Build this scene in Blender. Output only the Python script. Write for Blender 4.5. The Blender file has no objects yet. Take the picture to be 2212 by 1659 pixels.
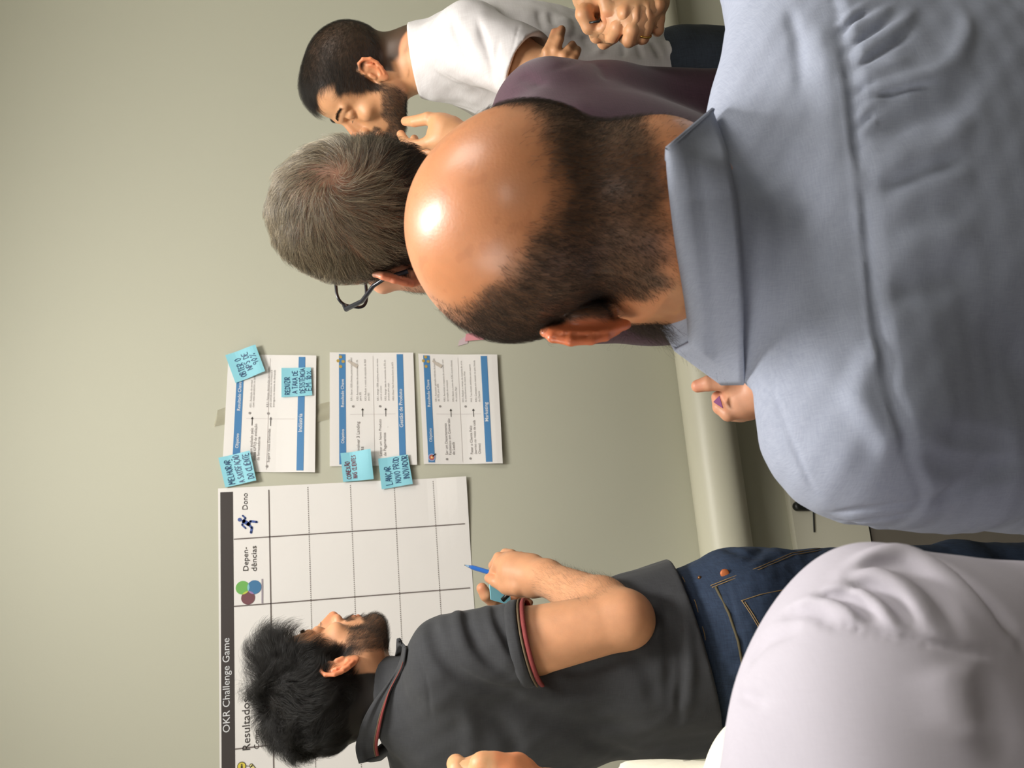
import bpy, math, random, time
import numpy as np
from mathutils import Vector, Matrix
T0 = time.time()
random.seed(7)
rng = np.random.default_rng(7)
sc = bpy.context.scene
COL = sc.collection
PI = math.pi

# ------------------------------------------------------------------ camera
FPX = 1954.0
CAM = np.array([0.0, 0.0, 1.62])
M = np.array([[0.96838842, 0.08101598, 0.23592432],      # columns: right, up, forward of the upright view
              [-0.24861219, 0.23614403, 0.93937638],
              [-0.02039238, 0.96833486, -0.2488207]])
RIGHT, UP, FWD = M[:, 0], M[:, 1], M[:, 2]
cam_data = bpy.data.cameras.new('camera')
cam = bpy.data.objects.new('camera', cam_data)
COL.objects.link(cam)
cam_data.sensor_fit = 'HORIZONTAL'
cam_data.sensor_width = 36.0
cam_data.lens = FPX / 2212 * 36.0
cam_data.clip_start = 0.02
# the phone was held on its side: image right is the downward direction
cx_, cy_, cz_ = -UP, RIGHT, -FWD
cam.matrix_world = Matrix([[cx_[0], cy_[0], cz_[0], CAM[0]], [cx_[1], cy_[1], cz_[1], CAM[1]],
                           [cx_[2], cy_[2], cz_[2], CAM[2]], [0, 0, 0, 1]])
sc.camera = cam
cam_data.dof.use_dof = True
cam_data.dof.focus_distance = 1.25
cam_data.dof.aperture_fstop = 16.0

# ------------------------------------------------------------------ world, exposure, ceiling lights
sc.view_settings.view_transform = 'Standard'
sc.view_settings.look = 'None'
sc.view_settings.gamma = 1.0
sc.view_settings.use_curve_mapping = False
sc.view_settings.exposure = EXPOSURE = 0.34
world = bpy.data.worlds.new('world')
sc.world = world
world.use_nodes = True
world.node_tree.nodes['Background'].inputs[0].default_value = (0.9, 0.93, 1.0, 1)
world.node_tree.nodes['Background'].inputs[1].default_value = 0.05
ROOM = dict(x0=-2.4, x1=2.9, y0=-2.6, y1=2.3, h=2.72)
LAMPS = [(0.46, 1.08, 25.0, .30, .56), (-1.5, 0.35, 14.0, 1.1, 1.1), (0.3, -1.4, 6.5, .6, .6), (1.8, 0.35, 18.0, 1.0, 1.0)]  # the panel on the left is an added fill lamp for the wall
for lx, ly, lw, ax_, ay_ in LAMPS:
    ld = bpy.data.lights.new('ceiling_lamp', 'AREA')
    ld.shape = 'RECTANGLE'
    ld.size, ld.size_y = ax_, ay_
    ld.energy = lw
    ld.color = (1.0, 0.972, 0.925)
    lo = bpy.data.objects.new('ceiling_lamp', ld)
    lo.location = (lx, ly, ROOM['h'] - 0.03)
    COL.objects.link(lo)

# ------------------------------------------------------------------ helpers
def nrm(v):
    v = np.asarray(v, float)
    return v / np.linalg.norm(v)
def ray(X, Y):
    u = 1659 - Y
    return M @ np.array([(u - 829.5) / FPX, -(X - 1106.0) / FPX, 1.0])
def P(X, Y, Z):
    """point seen at photograph pixel X, Y at depth Z along the view axis"""
    return CAM + ray(X, Y) * Z
def W(X, Y, w=2.3):
    r = ray(X, Y)
    return CAM + r * (w / r[1])
def tag(o, label=None, cat=None, group=None, kind=None):
    if label: o['label'] = label
    if cat: o['category'] = cat
    if group: o['group'] = group
    if kind: o['kind'] = kind
    return o
def empty(name, loc=(0, 0, 0), **k):
    o = bpy.data.objects.new(name, None)
    o.empty_display_size = 0.05
    o.location = loc
    COL.objects.link(o)
    return tag(o, **k)
def link(name, me, mat=None, parent=None, smooth=True):
    o = bpy.data.objects.new(name, me)
    COL.objects.link(o)
    if mat is not None:
        me.materials.append(mat)
    if smooth and len(me.polygons):
        me.polygons.foreach_set('use_smooth', np.ones(len(me.polygons), bool))
    if parent is not None:
        o.parent = parent
        o.matrix_parent_inverse = Matrix.Translation(-Vector(parent.location))
    return o
def mesh_from(name, V, F, mat=None, parent=None, smooth=True, col=None):
    me = bpy.data.meshes.new(name)
    V = np.asarray(V, np.float32)
    if isinstance(F, np.ndarray):
        n, k = F.shape
        me.vertices.add(len(V)); me.vertices.foreach_set('co', V.ravel())
        me.loops.add(n * k); me.loops.foreach_set('vertex_index', F.astype(np.int32).ravel())
        me.polygons.add(n); me.polygons.foreach_set('loop_start', np.arange(0, n * k, k, dtype=np.int32))
        me.update(calc_edges=True)
    else:
        me.from_pydata([tuple(map(float, v)) for v in V], [], [tuple(f) for f in F]); me.update()
    if col is not None:
        a = me.color_attributes.new('col', 'FLOAT_COLOR', 'POINT')
        c = np.ones((len(V), 4), np.float32); c[:, :3] = col
        a.data.foreach_set('color', c.ravel())
    return link(name, me, mat, parent, smooth)
class MB:
    """collects boxes, tubes and sheets into one mesh"""
    def __init__(s): s.v = []; s.f = []
    def add(s, V, F):
        o = len(s.v); s.v += [tuple(map(float, p)) for p in V]; s.f += [tuple(i + o for i in f) for f in F]
        return s
    def box(s, c, size, R=None):
        h = np.array(size) / 2
        pts = np.array([[x, y, z] for x in (-1, 1) for y in (-1, 1) for z in (-1, 1)]) * h
        if R is not None: pts = pts @ np.asarray(R).T
        return s.add(pts + np.array(c), [(0, 1, 3, 2), (4, 6, 7, 5), (0, 4, 5, 1), (2, 3, 7, 6), (0, 2, 6, 4), (1, 5, 7, 3)])
    def quad(s, a, b, c, d): return s.add([a, b, c, d], [(0, 1, 2, 3)])
    def tube(s, pts, r, n=10, flat=None, cap=True):
        pts = [np.array(p, float) for p in pts]
        k = len(pts); rs = r if hasattr(r, '__len__') else [r] * k
        V = []; up = None
        for i, p in enumerate(pts):
            t = nrm(pts[min(i + 1, k - 1)] - pts[max(i - 1, 0)])
            if up is None:
                up = np.array([0, 0, 1.0]) if abs(t[2]) < .9 else np.array([1.0, 0, 0])
            a = nrm(np.cross(t, up)); b = np.cross(a, t); up = b
            for j in range(n):
                q = 2 * PI * j / n
                V.append(p + rs[i] * (math.cos(q) * a + math.sin(q) * b * (flat or 1)))
        F = [(i * n + j, i * n + (j + 1) % n, (i + 1) * n + (j + 1) % n, (i + 1) * n + j) for i in range(k - 1) for j in range(n)]
        if cap: F += [tuple(range(n))[::-1], tuple(range((k - 1) * n, k * n))]
        return s.add(V, F)
    def build(s, name, mat=None, parent=None, smooth=False):
        return mesh_from(name, s.v, s.f, mat, parent, smooth)

# ------------------------------------------------------------------ materials
def mat(name, color, rough=0.6, **k):
    m = bpy.data.materials.new(name); m.use_nodes = True
    b = m.node_tree.nodes['Principled BSDF']
    b.inputs['Base Color'].default_value = (*color, 1)
    b.inputs['Roughness'].default_value = rough
    for a, v in k.items(): b.inputs[a.replace('_', ' ')].default_value = v
    return m
def srgb(r, g, b):
    return tuple((c / 255 / 12.92) if c / 255 <= .04045 else ((c / 255 + .055) / 1.055) ** 2.4 for c in (r, g, b))
def N(m, t, **k):
    n = m.node_tree.nodes.new(t)
    for a, v in k.items():
        if a in n.inputs.keys(): n.inputs[a].default_value = v
        else: setattr(n, a, v)
    return n
def L(m, a, ai, b, bi): m.node_tree.links.new(a.outputs[ai], b.inputs[bi])
def bsdf(m): return m.node_tree.nodes['Principled BSDF']
def noisy(m, c1, c2, scale=5, detail=4, bump=0.0, bscale=None, bdist=.002, stretch=None):
    """two-tone noise in the base colour and an optional fine bump"""
    tc = N(m, 'ShaderNodeTexCoord'); src = tc; out = 'Object'
    if stretch:
        mp = N(m, 'ShaderNodeMapping'); mp.inputs['Scale'].default_value = stretch
        L(m, tc, 'Object', mp, 'Vector'); src = mp; out = 'Vector'
    nz = N(m, 'ShaderNodeTexNoise', Scale=scale, Detail=detail); L(m, src, out, nz, 'Vector')
    mx = N(m, 'ShaderNodeMix', data_type='RGBA')
    mx.inputs[6].default_value = (*c1, 1); mx.inputs[7].default_value = (*c2, 1)
    L(m, nz, 0, mx, 0); m.node_tree.links.new(mx.outputs[2], bsdf(m).inputs['Base Color'])
    if bump:
        n2 = N(m, 'ShaderNodeTexNoise', Scale=bscale or scale * 8, Detail=3); L(m, src, out, n2, 'Vector')
        bp = N(m, 'ShaderNodeBump', Strength=bump, Distance=bdist); L(m, n2, 0, bp, 'Height'); L(m, bp, 0, bsdf(m), 'Normal')
    return m
def weave(m, c1, c2, scale=900, slub=60, bump=.25, big=None):
    """cloth: fine thread grain in two directions"""
    tc = N(m, 'ShaderNodeTexCoord')
    outs = []
    for st in ((scale, scale * .06, scale * .06), (scale * .06, scale * .06, scale)):
        mp = N(m, 'ShaderNodeMapping'); mp.inputs['Scale'].default_value = st
        L(m, tc, 'Object', mp, 'Vector')
        nz = N(m, 'ShaderNodeTexNoise', Scale=1.0, Detail=2); L(m, mp, 0, nz, 'Vector'); outs.append(nz)
    ad = N(m, 'ShaderNodeMath', operation='ADD'); L(m, outs[0], 0, ad, 0); L(m, outs[1], 0, ad, 1)
    mr = N(m, 'ShaderNodeMapRange'); mr.inputs[1].default_value = .7; mr.inputs[2].default_value = 1.3; L(m, ad, 0, mr, 0)
    mx = N(m, 'ShaderNodeMix', data_type='RGBA')
    mx.inputs[6].default_value = (*c1, 1); mx.inputs[7].default_value = (*c2, 1)
    L(m, mr, 0, mx, 0)
    m.node_tree.links.new(mx.outputs[2], bsdf(m).inputs['Base Color'])
    bp = N(m, 'ShaderNodeBump', Strength=bump, Distance=.0006); L(m, ad, 0, bp, 'Height')
    if big:
        n3 = N(m, 'ShaderNodeTexNoise', Scale=big, Detail=3); L(m, tc, 'Object', n3, 'Vector')
        b2 = N(m, 'ShaderNodeBump', Strength=.35, Distance=.006); L(m, n3, 0, b2, 'Height'); L(m, b2, 0, bp, 'Normal')
    L(m, bp, 0, bsdf(m), 'Normal')
    return m
def skin_mat(name, rough=.48, bump=.12, coat=0.0):
    m = mat(name, (.6, .4, .3), rough)
    b = bsdf(m)
    at = N(m, 'ShaderNodeVertexColor', layer_name='col')
    tc = N(m, 'ShaderNodeTexCoord')
    nz = N(m, 'ShaderNodeTexNoise', Scale=45, Detail=5); L(m, tc, 'Object', nz, 'Vector')
    mr = N(m, 'ShaderNodeMapRange'); mr.inputs[3].default_value = .84; mr.inputs[4].default_value = 1.14; L(m, nz, 0, mr, 0)
    mx = N(m, 'ShaderNodeMix', data_type='RGBA', blend_type='MULTIPLY'); mx.inputs[0].default_value = 1
    m.node_tree.links.new(at.outputs[0], mx.inputs[6]); m.node_tree.links.new(mr.outputs[0], mx.inputs[7])
    m.node_tree.links.new(mx.outputs[2], b.inputs['Base Color'])
    b.inputs['Subsurface Weight'].default_value = .22
    b.inputs['Subsurface Radius'].default_value = (1.0, .35, .2)
    b.inputs['Subsurface Scale'].default_value = .006
    b.inputs['Specular IOR Level'].default_value = .45
    if coat: b.inputs['Coat Weight'].default_value = coat; b.inputs['Coat Roughness'].default_value = .22
    n2 = N(m, 'ShaderNodeTexNoise', Scale=420, Detail=3); L(m, tc, 'Object', n2, 'Vector')
    bp = N(m, 'ShaderNodeBump', Strength=bump, Distance=.001); L(m, n2, 0, bp, 'Height'); L(m, bp, 0, b, 'Normal')
    return m
def hair_mat(name, c1, c2, rough=.42, spec=.4):
    m = mat(name, c1, rough)
    b = bsdf(m); b.inputs['Specular IOR Level'].default_value = spec
    hi = N(m, 'ShaderNodeHairInfo')
    mx = N(m, 'ShaderNodeMix', data_type='RGBA')
    mx.inputs[6].default_value = (*c1, 1); mx.inputs[7].default_value = (*c2, 1)
    pw = N(m, 'ShaderNodeMath', operation='POWER'); L(m, hi, 'Random', pw, 0); pw.inputs[1].default_value = 1.7
    L(m, pw, 0, mx, 0); m.node_tree.links.new(mx.outputs[2], b.inputs['Base Color'])
    return m

# ------------------------------------------------------------------ signed-distance sculpting
def smin(a, b, k):
    h = np.clip(.5 + .5 * (b - a) / k, 0, 1)
    return b * (1 - h) + a * h - k * h * (1 - h)
def rotm(axis, deg):
    return np.array(Matrix.Rotation(math.radians(deg), 3, Vector(axis)))
class Sdf:
    def __init__(s): s.ops = []
    def _add(s, op, fn, c, r, k): s.ops.append((op, fn, np.asarray(c, float), float(r), k)); return s
    def ell(s, c, r, k=.01, R=None, op='u'):
        c = np.asarray(c, float); r = np.asarray(r, float) if hasattr(r, '__len__') else np.array([r] * 3, float)
        Rm = None if R is None else np.asarray(R)
        def fn(p):
            q = p - c
            if Rm is not None: q = q @ Rm
            k0 = np.sqrt(((q / r) ** 2).sum(1)); k1 = np.sqrt(((q / r ** 2) ** 2).sum(1)) + 1e-9
            return k0 * (k0 - 1) / k1
        return s._add(op, fn, c, r.max(), k)
    def cone(s, a, b, ra, rb=None, k=.01, op='u', flat=None):
        """round cone; flat=(axis, factor) squeezes it along a direction"""
        a = np.asarray(a, float); b = np.asarray(b, float); rb = ra if rb is None else rb
        ab = b - a; L2 = max(ab @ ab, 1e-9)
        def fn(p):
            t = np.clip(((p - a) @ ab) / L2, 0, 1)
            q = p - a - t[:, None] * ab
            if flat is not None:
                ax = np.asarray(flat[0]); q = q + (q @ ax)[:, None] * ax * (1 / flat[1] - 1)
                return (np.sqrt((q ** 2).sum(1)) - (ra + (rb - ra) * t)) * flat[1] ** .5
            return np.sqrt((q ** 2).sum(1)) - (ra + (rb - ra) * t)
        return s._add(op, fn, (a + b) / 2, math.sqrt(L2) / 2 + max(ra, rb), k)
    def chain(s, pts, rs, k=.01, k0=None, op='u', flat=None):
        rs = rs if hasattr(rs, '__len__') else [rs] * len(pts)
        g = Sdf()
        for i in range(len(pts) - 1): g.cone(pts[i], pts[i + 1], rs[i], rs[i + 1], k=.002 if i else 1e-4, flat=flat)
        return s.group(g, k if k0 is None else k0, op)
    def group(s, g, k=.01, op='u'):
        cs = np.array([o[2] for o in g.ops if o[0] == 'u']); r = np.array([o[3] for o in g.ops if o[0] == 'u'])
        lo = (cs - r[:, None]).min(0); hi = (cs + r[:, None]).max(0); c = (lo + hi) / 2
        return s._add(op, g.eval, c, np.linalg.norm(hi - c), k)
    def xform(s, g, O, R, k=.01, op='u'):
        O = np.asarray(O, float); R = np.asarray(R, float)
        cs = np.array([o[2] for o in g.ops if o[0] == 'u']); r = np.array([o[3] for o in g.ops if o[0] == 'u'])
        lo = (cs - r[:, None]).min(0); hi = (cs + r[:, None]).max(0); c = (lo + hi) / 2
        return s._add(op, lambda p: g.eval((p - O) @ R), O + R @ c, np.linalg.norm(hi - c), k)
    def plane(s, pt, n, k=.004, c=None, r=9.0):
        """cut away the side that n points to (inside an optional ball)"""
        pt = np.asarray(pt, float); n = nrm(n)
        return s._add('i', lambda p: (p - pt) @ n, pt if c is None else c, r, k)
    def disp(s, fn, c=(0, 0, 0), r=9.0): return s._add('d', fn, c, r, 0)
    def crease(s, pts, w, depth):
        """groove (depth > 0) or ridge (depth < 0) along a polyline, fading at its ends"""
        pts = np.array(pts, float)
        if len(pts) > 2:
            t = np.linspace(0, len(pts) - 1, (len(pts) - 1) * 4 + 1); i = np.minimum(t.astype(int), len(pts) - 2); u = (t - i)[:, None]
            p0 = pts[np.maximum(i - 1, 0)]; p1 = pts[i]; p2 = pts[i + 1]; p3 = pts[np.minimum(i + 2, len(pts) - 1)]
            pts = .5 * (2 * p1 + (p2 - p0) * u + (2 * p0 - 5 * p1 + 4 * p2 - p3) * u ** 2 + (3 * p1 - p0 - 3 * p2 + p3) * u ** 3)
        seg = np.linalg.norm(np.diff(pts, axis=0), axis=1); cum = np.concatenate([[0], np.cumsum(seg)]); tot = cum[-1]
        c = (pts.min(0) + pts.max(0)) / 2; rad = np.linalg.norm(pts - c, axis=1).max() + 2.5 * w
        def fn(p):
            best = np.full(len(p), 9.0); tb = np.zeros(len(p))
            for i in range(len(pts) - 1):
                ab = pts[i + 1] - pts[i]; L2 = ab @ ab + 1e-12
                t = np.clip(((p - pts[i]) @ ab) / L2, 0, 1)
                q = p - pts[i] - t[:, None] * ab; dd = (q * q).sum(1)
                m = dd < best; best[m] = dd[m]; tb[m] = (cum[i] + t * seg[i])[m]
            e = np.clip(np.minimum(tb, tot - tb) / (tot * .3), 0, 1); e = .15 + .85 * e * e * (3 - 2 * e)
            return depth * e * np.exp(-best / (w * w))
        return s._add('d', fn, c, rad - .04, 0)
    def eval(s, p):
        d = np.full(len(p), 1.0)
        for op, fn, c, r, k in s.ops:
            R = r + k + .045
            if R > 5:
                m = slice(None); q = p
            else:
                dd = p - c
                m = np.nonzero((dd * dd).sum(1) < R * R)[0]
                if not len(m): continue
                q = p[m]
            v = fn(q)
            if op == 'u': d[m] = smin(d[m], v, k)
            elif op == 's': d[m] = -smin(-d[m], v, k)
            elif op == 'i': d[m] = -smin(-d[m], -v, k)
            elif op == 'd': d[m] = d[m] + v
        return d
    def grad(s, p, e=4e-4):
        g = np.empty_like(p)
        for i in range(3):
            o = np.zeros(3); o[i] = e
            g[:, i] = s.eval(p + o) - s.eval(p - o)
        return g / (np.linalg.norm(g, axis=1)[:, None] + 1e-12)
    def bounds(s):
        cs = np.array([o[2] for o in s.ops if o[0] == 'u']); r = np.array([o[3] for o in s.ops if o[0] == 'u'])
        return (cs - r[:, None]).min(0) - .01, (cs + r[:, None]).max(0) + .01
    def march(s, X, Y, z0=.25, z1=2.6):
        """where the view ray through photograph pixel X, Y meets the surface"""
        r = ray(X, Y); z = np.linspace(z0, z1, 700)
        d = s.eval(CAM + z[:, None] * r)
        i = np.nonzero(d < 0)[0]
        i = i[0] if len(i) else int(np.argmin(d))
        if i == 0 or d[i] > 0: return CAM + z[i] * r
        t = d[i - 1] / (d[i - 1] - d[i]); return CAM + (z[i - 1] + t * (z[i] - z[i - 1])) * r
    def pix(s, pts, **k): return [s.march(a, b, **k) for a, b in pts]

def surface(sdf, h, lo=None, hi=None, B=8, relax=1, where=None):
    """sparse surface nets"""
    a, b = sdf.bounds()
    lo = a if lo is None else np.maximum(a, lo); hi = b if hi is None else np.minimum(b, hi)
    nb = np.maximum(np.ceil((hi - lo) / (B * h)).astype(int), 1)
    bi = np.stack(np.meshgrid(*[np.arange(k) for k in nb], indexing='ij'), -1).reshape(-1, 3)
    ctr = lo + (bi + .5) * B * h
    if where is not None: w_ = where(ctr, B * h); bi = bi[w_]; ctr = ctr[w_]
    d = np.concatenate([sdf.eval(ctr[i:i + 60000]) for i in range(0, len(ctr), 60000)])
    bi = bi[np.abs(d) < B * h * .87 * 1.7 + .004]
    g = np.arange(B + 1); G = np.stack(np.meshgrid(g, g, g, indexing='ij'), -1).reshape(-1, 3)
    CH = 400; n = B + 1
    n1, n2 = int(nb[1]) * B + 2, int(nb[2]) * B + 2
    key = lambda c: ((c[..., 0].astype(np.int64) + 1) * (n1 + 2) + c[..., 1] + 1) * (n2 + 2) + c[..., 2] + 1
    vk, vp, ed = [], [], []
    corner = np.array([[i, j, k] for i in (0, 1) for j in (0, 1) for k in (0, 1)])
    edges = [(0, 4), (1, 5), (2, 6), (3, 7), (0, 2), (1, 3), (4, 6), (5, 7), (0, 1), (2, 3), (4, 5), (6, 7)]
    for s0 in range(0, len(bi), CH):
        bb = bi[s0:s0 + CH]
        gp = bb[:, None, :] * B + G[None]
        v = sdf.eval((lo + gp * h).reshape(-1, 3)).reshape(len(bb), n, n, n)
        sg = v < 0
        c8 = np.stack([sg[:, c[0]:c[0] + B, c[1]:c[1] + B, c[2]:c[2] + B] for c in corner], -1)
        act = c8.any(-1) & ~c8.all(-1)
        w = np.argwhere(act)
        if not len(w): continue
        cv = np.stack([v[w[:, 0], w[:, 1] + c[0], w[:, 2] + c[1], w[:, 3] + c[2]] for c in corner], -1)
        acc = np.zeros((len(w), 3)); cnt = np.zeros(len(w))
        for e0, e1 in edges:
            x, y = cv[:, e0], cv[:, e1]; m = (x < 0) != (y < 0)
            t = np.where(m, x / np.where(m, x - y, 1), 0)
            acc += m[:, None] * (corner[e0] + t[:, None] * (corner[e1] - corner[e0])); cnt += m
        cell = bb[w[:, 0]] * B + w[:, 1:]
        vk.append(key(cell)); vp.append(lo + (cell + acc / cnt[:, None]) * h)
        for ax in range(3):
            o = [0, 0, 0]; o[ax] = 1
            A = v[:, :B, :B, :B] < 0; Bq = v[:, o[0]:B + o[0], o[1]:B + o[1], o[2]:B + o[2]] < 0
            q = np.argwhere(A != Bq)
            if len(q):
                gg = bb[q[:, 0]] * B + q[:, 1:]
                ed.append(np.column_stack([gg, np.full(len(q), ax), A[q[:, 0], q[:, 1], q[:, 2], q[:, 3]]]))
    vk = np.concatenate(vk); vp = np.concatenate(vp); ed = np.concatenate(ed)
    o = np.argsort(vk); vk = vk[o]; vp = vp[o]
    F = []
    for ax in range(3):
        e = ed[ed[:, 3] == ax]; g = e[:, :3]
        a1, a2 = [(1, 2), (2, 0), (0, 1)][ax]
        idx = []
        ok = np.ones(len(g), bool)
        for s1, s2 in ((-1, -1), (0, -1), (0, 0), (-1, 0)):
            c = g.copy(); c[:, a1] += s1; c[:, a2] += s2
            kk = key(c); j = np.clip(np.searchsorted(vk, kk), 0, len(vk) - 1); ok &= vk[j] == kk; idx.append(j)
        q = np.stack(idx, 1); fl = e[:, 4] == 0
        q[fl] = q[fl][:, ::-1]; F.append(q[ok])
    F = np.concatenate(F)
    if relax:                    # pull onto the surface
        out = []
        for i in range(0, len(vp), 60000):
            q = vp[i:i + 60000]; dv = sdf.eval(q); g = np.empty_like(q); e = h * .35
            for a in range(3):
                o = np.zeros(3); o[a] = e; g[:, a] = sdf.eval(q + o) - dv
            g /= np.linalg.norm(g, axis=1)[:, None] + 1e-12
            out.append(q - g * np.clip(dv, -h * .6, h * .6)[:, None] * .9)
        vp = np.concatenate(out)
    return vp, F
def merge(*VF):
    V, F, o = [], [], 0
    for v, f in VF: V.append(v); F.append(f + o); o += len(v)
    return np.concatenate(V), np.concatenate(F)
def ss(a, b, x):
    t = np.clip((x - a) / (b - a), 0, 1); return t * t * (3 - 2 * t)
_w = rng.normal(size=(3, 16, 3)); _ph = rng.uniform(0, 6.28, (3, 16))
def vnoise(p, f, s=0):
    """smooth pseudo noise in -1..1"""
    out = np.zeros(len(p))
    for i in range(10):
        out += np.sin(p @ (_w[s % 3, i] * f * 3.0) + _ph[s % 3, i] + s)
    return out / 4.0
def frame(fwd, up):
    f = nrm(fwd); l = nrm(np.cross(up, f)); return np.stack([f, l, np.cross(f, l)], 1)
# ------------------------------------------------------------------ heads (local axes: +x face, +y left, +z up, origin between the ears, metres)
def ear_sdf(flare=24, tilt=8, side=1):
    """in the ear's own plane: e1 forward, e2 up, e3 outward"""
    g = Sdf()
    hx = [(.004, .004, .000), (.012, .016, .001), (.010, .028, .002), (.000, .0345, .003), (-.012, .031, .004), (-.0195, .019, .005),
          (-.0195, .004, .005), (-.0155, -.008, .004), (-.009, -.018, .002)]
    g.ell((-.005, .006, -.001), (.0155, .0285, .0032), k=.001)
    g.ell((-.002, -.018, -.001), (.0095, .0135, .0038), k=.006)
    g.chain(hx, [.0022, .003, .0032, .0034, .0036, .0036, .0034, .0033, .0032], k=.0022)
    g.chain([(-.003, .024, .003), (-.010, .012, .004), (-.0115, -.001, .004), (-.005, -.011, .003)], [.0018, .003, .003, .0025], k=.003)
    g.ell((.001, .001, .0045), (.0085, .0115, .0065), k=.003, op='s')
    g.ell((-.003, .024, .006), (.006, .007, .0045), k=.003, op='s')
    g.cone((.0085, .004, .001), (.0085, -.006, .001), .0042, .004, k=.003)
    g.cone((.007, .020, -.007), (.007, -.016, -.007), .006, .0065, k=.004)
    g.ell((-.003, .004, -.009), (.010, .018, .008), k=.006)
    e1 = np.array([math.cos(math.radians(flare)), -side * math.sin(math.radians(flare)), 0])
    e3 = np.array([math.sin(math.radians(flare)), side * math.cos(math.radians(flare)), 0])
    e2 = np.array([0, 0, 1.0])
    R = np.stack([e1, e2, e3], 1)
    R = rotm((0, 1, 0), -tilt) @ R
    return g, R
def head_sdf(o={}):
    s = Sdf(); q = dict(br=1.0, ln=1.0, hi=1.0, jaw=1.0, nose=1.0, fat=0.0, ear=1.0, chin=0.0, flare=24); q.update(o)
    b, l, z = q['br'], q['ln'], q['hi']
    s.ell((-.012 * l, 0, .048 * z), (.094 * l, .076 * b, .082 * z), k=.001)
    s.ell((-.048 * l, 0, .030), (.052 * l, .066 * b, .060), k=.03)
    s.ell((.034 * l, 0, .055 * z), (.056, .060 * b, .060), k=.03)
    s.ell((.030, 0, -.012), (.056, .060 * b, .072), k=.02)
    for y in (-1, 1):
        s.cone((.004, y * .054 * b * q['jaw'], -.040), (.068 + q['chin'] * .5, y * .016, -.088), .018, .014, k=.022)
        s.ell((.062, y * .042 * b, -.012), (.022, .020, .016), k=.018)
        s.ell((.020, y * .050 * b, -.045), (.034, .018, .034), k=.02)
    s.ell((.040, 0, -.066), (.040, .040 * q['jaw'], .028), k=.02)
    s.ell((.074, 0, -.046), (.026, .030, .034), k=.018)
    s.ell((.080 + q['chin'], 0, -.087), (.016, .020, .014), k=.014)
    for y in (-1, 1):
        s.ell((.101, y * .031, .014), (.014, .018, .013), k=.012, op='s')
        s.cone((.089, y * .010, .031), (.077, y * .044, .034), .009, .007, k=.012)
        s.ell((.0765, y * .031, .0150), .0128, k=.0025)
        s.ell((.0790, y * .031, .0185), (.0120, .0150, .0105), k=.003)
        s.crease([(.092, y * .018, .0105), (.0935, y * .031, .0085), (.086, y * .046, .0115)], .0022, .0022)
        s.crease([(.090, y * .018, .022), (.0925, y * .031, .0255), (.084, y * .046, .022)], .0022, .0018)
    n = q['nose']
    s.cone((.090, 0, .024), (.1115 + .004 * n, 0, -.020), .0062, .0088 * n, k=.009)
    s.cone((.088, 0, .000), (.100, 0, -.024), .010, .0125, k=.010)
    for y in (-1, 1):
        s.ell((.1015, y * .0125, -.0245), (.0105, .0068, .0078), k=.005)
        s.ell((.1085, y * .0065, -.0335), (.0055, .0035, .004), k=.002, op='s')
    s.cone((.0935, -.017, -.0510), (.0935, .017, -.0510), .0062, .0062, k=.006)
    s.ell((.0985, 0, -.0500), (.0065, .013, .0055), k=.004)
    s.ell((.0955, 0, -.0605), (.0080, .018, .0060), k=.005)
    s.crease([(.090, -.024, -.0560), (.103, -.008, -.0555), (.103, .008, -.0555), (.090, .024, -.0560)], .0016, .0030)
    s.crease([(.090, -.014, -.0715), (.096, 0, -.0725), (.090, .014, -.0715)], .005, .0030)
    if q['fat']:
        s.ell((-.050, 0, -.060), (.045, .055, .05), k=.03)
        s.ell((.030, 0, -.085), (.050, .050, .026), k=.03)
    for y in (-1, 1):
        g, R = ear_sdf(flare=q['flare'], side=y)
        s.xform(g, (-.004, y * (.0755 * b + .004), .001), R * 1.0, k=.004)
    return s
def skull_sdf(o={}):
    s = Sdf(); q = dict(br=1.0, ln=1.0, hi=1.0); q.update({k: v for k, v in o.items() if k in q})
    b, l, z = q['br'], q['ln'], q['hi']
    s.ell((-.012 * l, 0, .048 * z), (.094 * l, .076 * b, .082 * z), k=.001)
    s.ell((-.048 * l, 0, .030), (.052 * l, .066 * b, .060), k=.03)
    s.ell((.034 * l, 0, .055 * z), (.056, .060 * b, .060), k=.03)
    s.ell((.030, 0, -.012), (.056, .060 * b, .072), k=.02)
    for y in (-1, 1):
        s.cone((.004, y * .054 * b, -.040), (.068, y * .016, -.088), .018, .014, k=.022)
    s.ell((.080, 0, -.087), (.016, .020, .014), k=.014)
    s.ell((.074, 0, -.046), (.026, .030, .034), k=.018)
    s.cone((-.045, 0, -.03), (-.060, 0, -.14), .052, .056, k=.03)
    return s
class Head:
    """a head placed so that one ear canal lies at world point `ear`; yaw: 0 faces image right, +90 away from the viewer"""
    def __init__(s, ear, side, yaw, pitch, roll=0, scale=1.0, opt={}, px=None):
        r = ray(*px); r = nrm([r[0], r[1], 0]); rt = np.array([r[1], -r[0], 0])
        a = math.radians(yaw); f = rt * math.cos(a) + r * math.sin(a)
        R = frame(f, (0, 0, 1))
        R = R @ rotm((0, 1, 0), -pitch) @ rotm((1, 0, 0), roll)
        s.R = R; s.s = scale; s.opt = opt
        el = np.array([-.004, side * .082 * opt.get('br', 1), .0])
        s.O = np.asarray(ear) - R @ (el * scale)
        s.sdf = head_sdf(opt); s.skull = skull_sdf(opt)
    def w(s, p): return s.O + (np.asarray(p, float) * s.s) @ s.R.T
    def l(s, p): return ((p - s.O) @ s.R) / s.s
    def add_to(s, body, k=.02):
        c = s.w((0, 0, .02))
        body._add('u', lambda p: s.sdf.eval(s.l(p)) * s.s, c, .15 * s.s, k)
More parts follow.
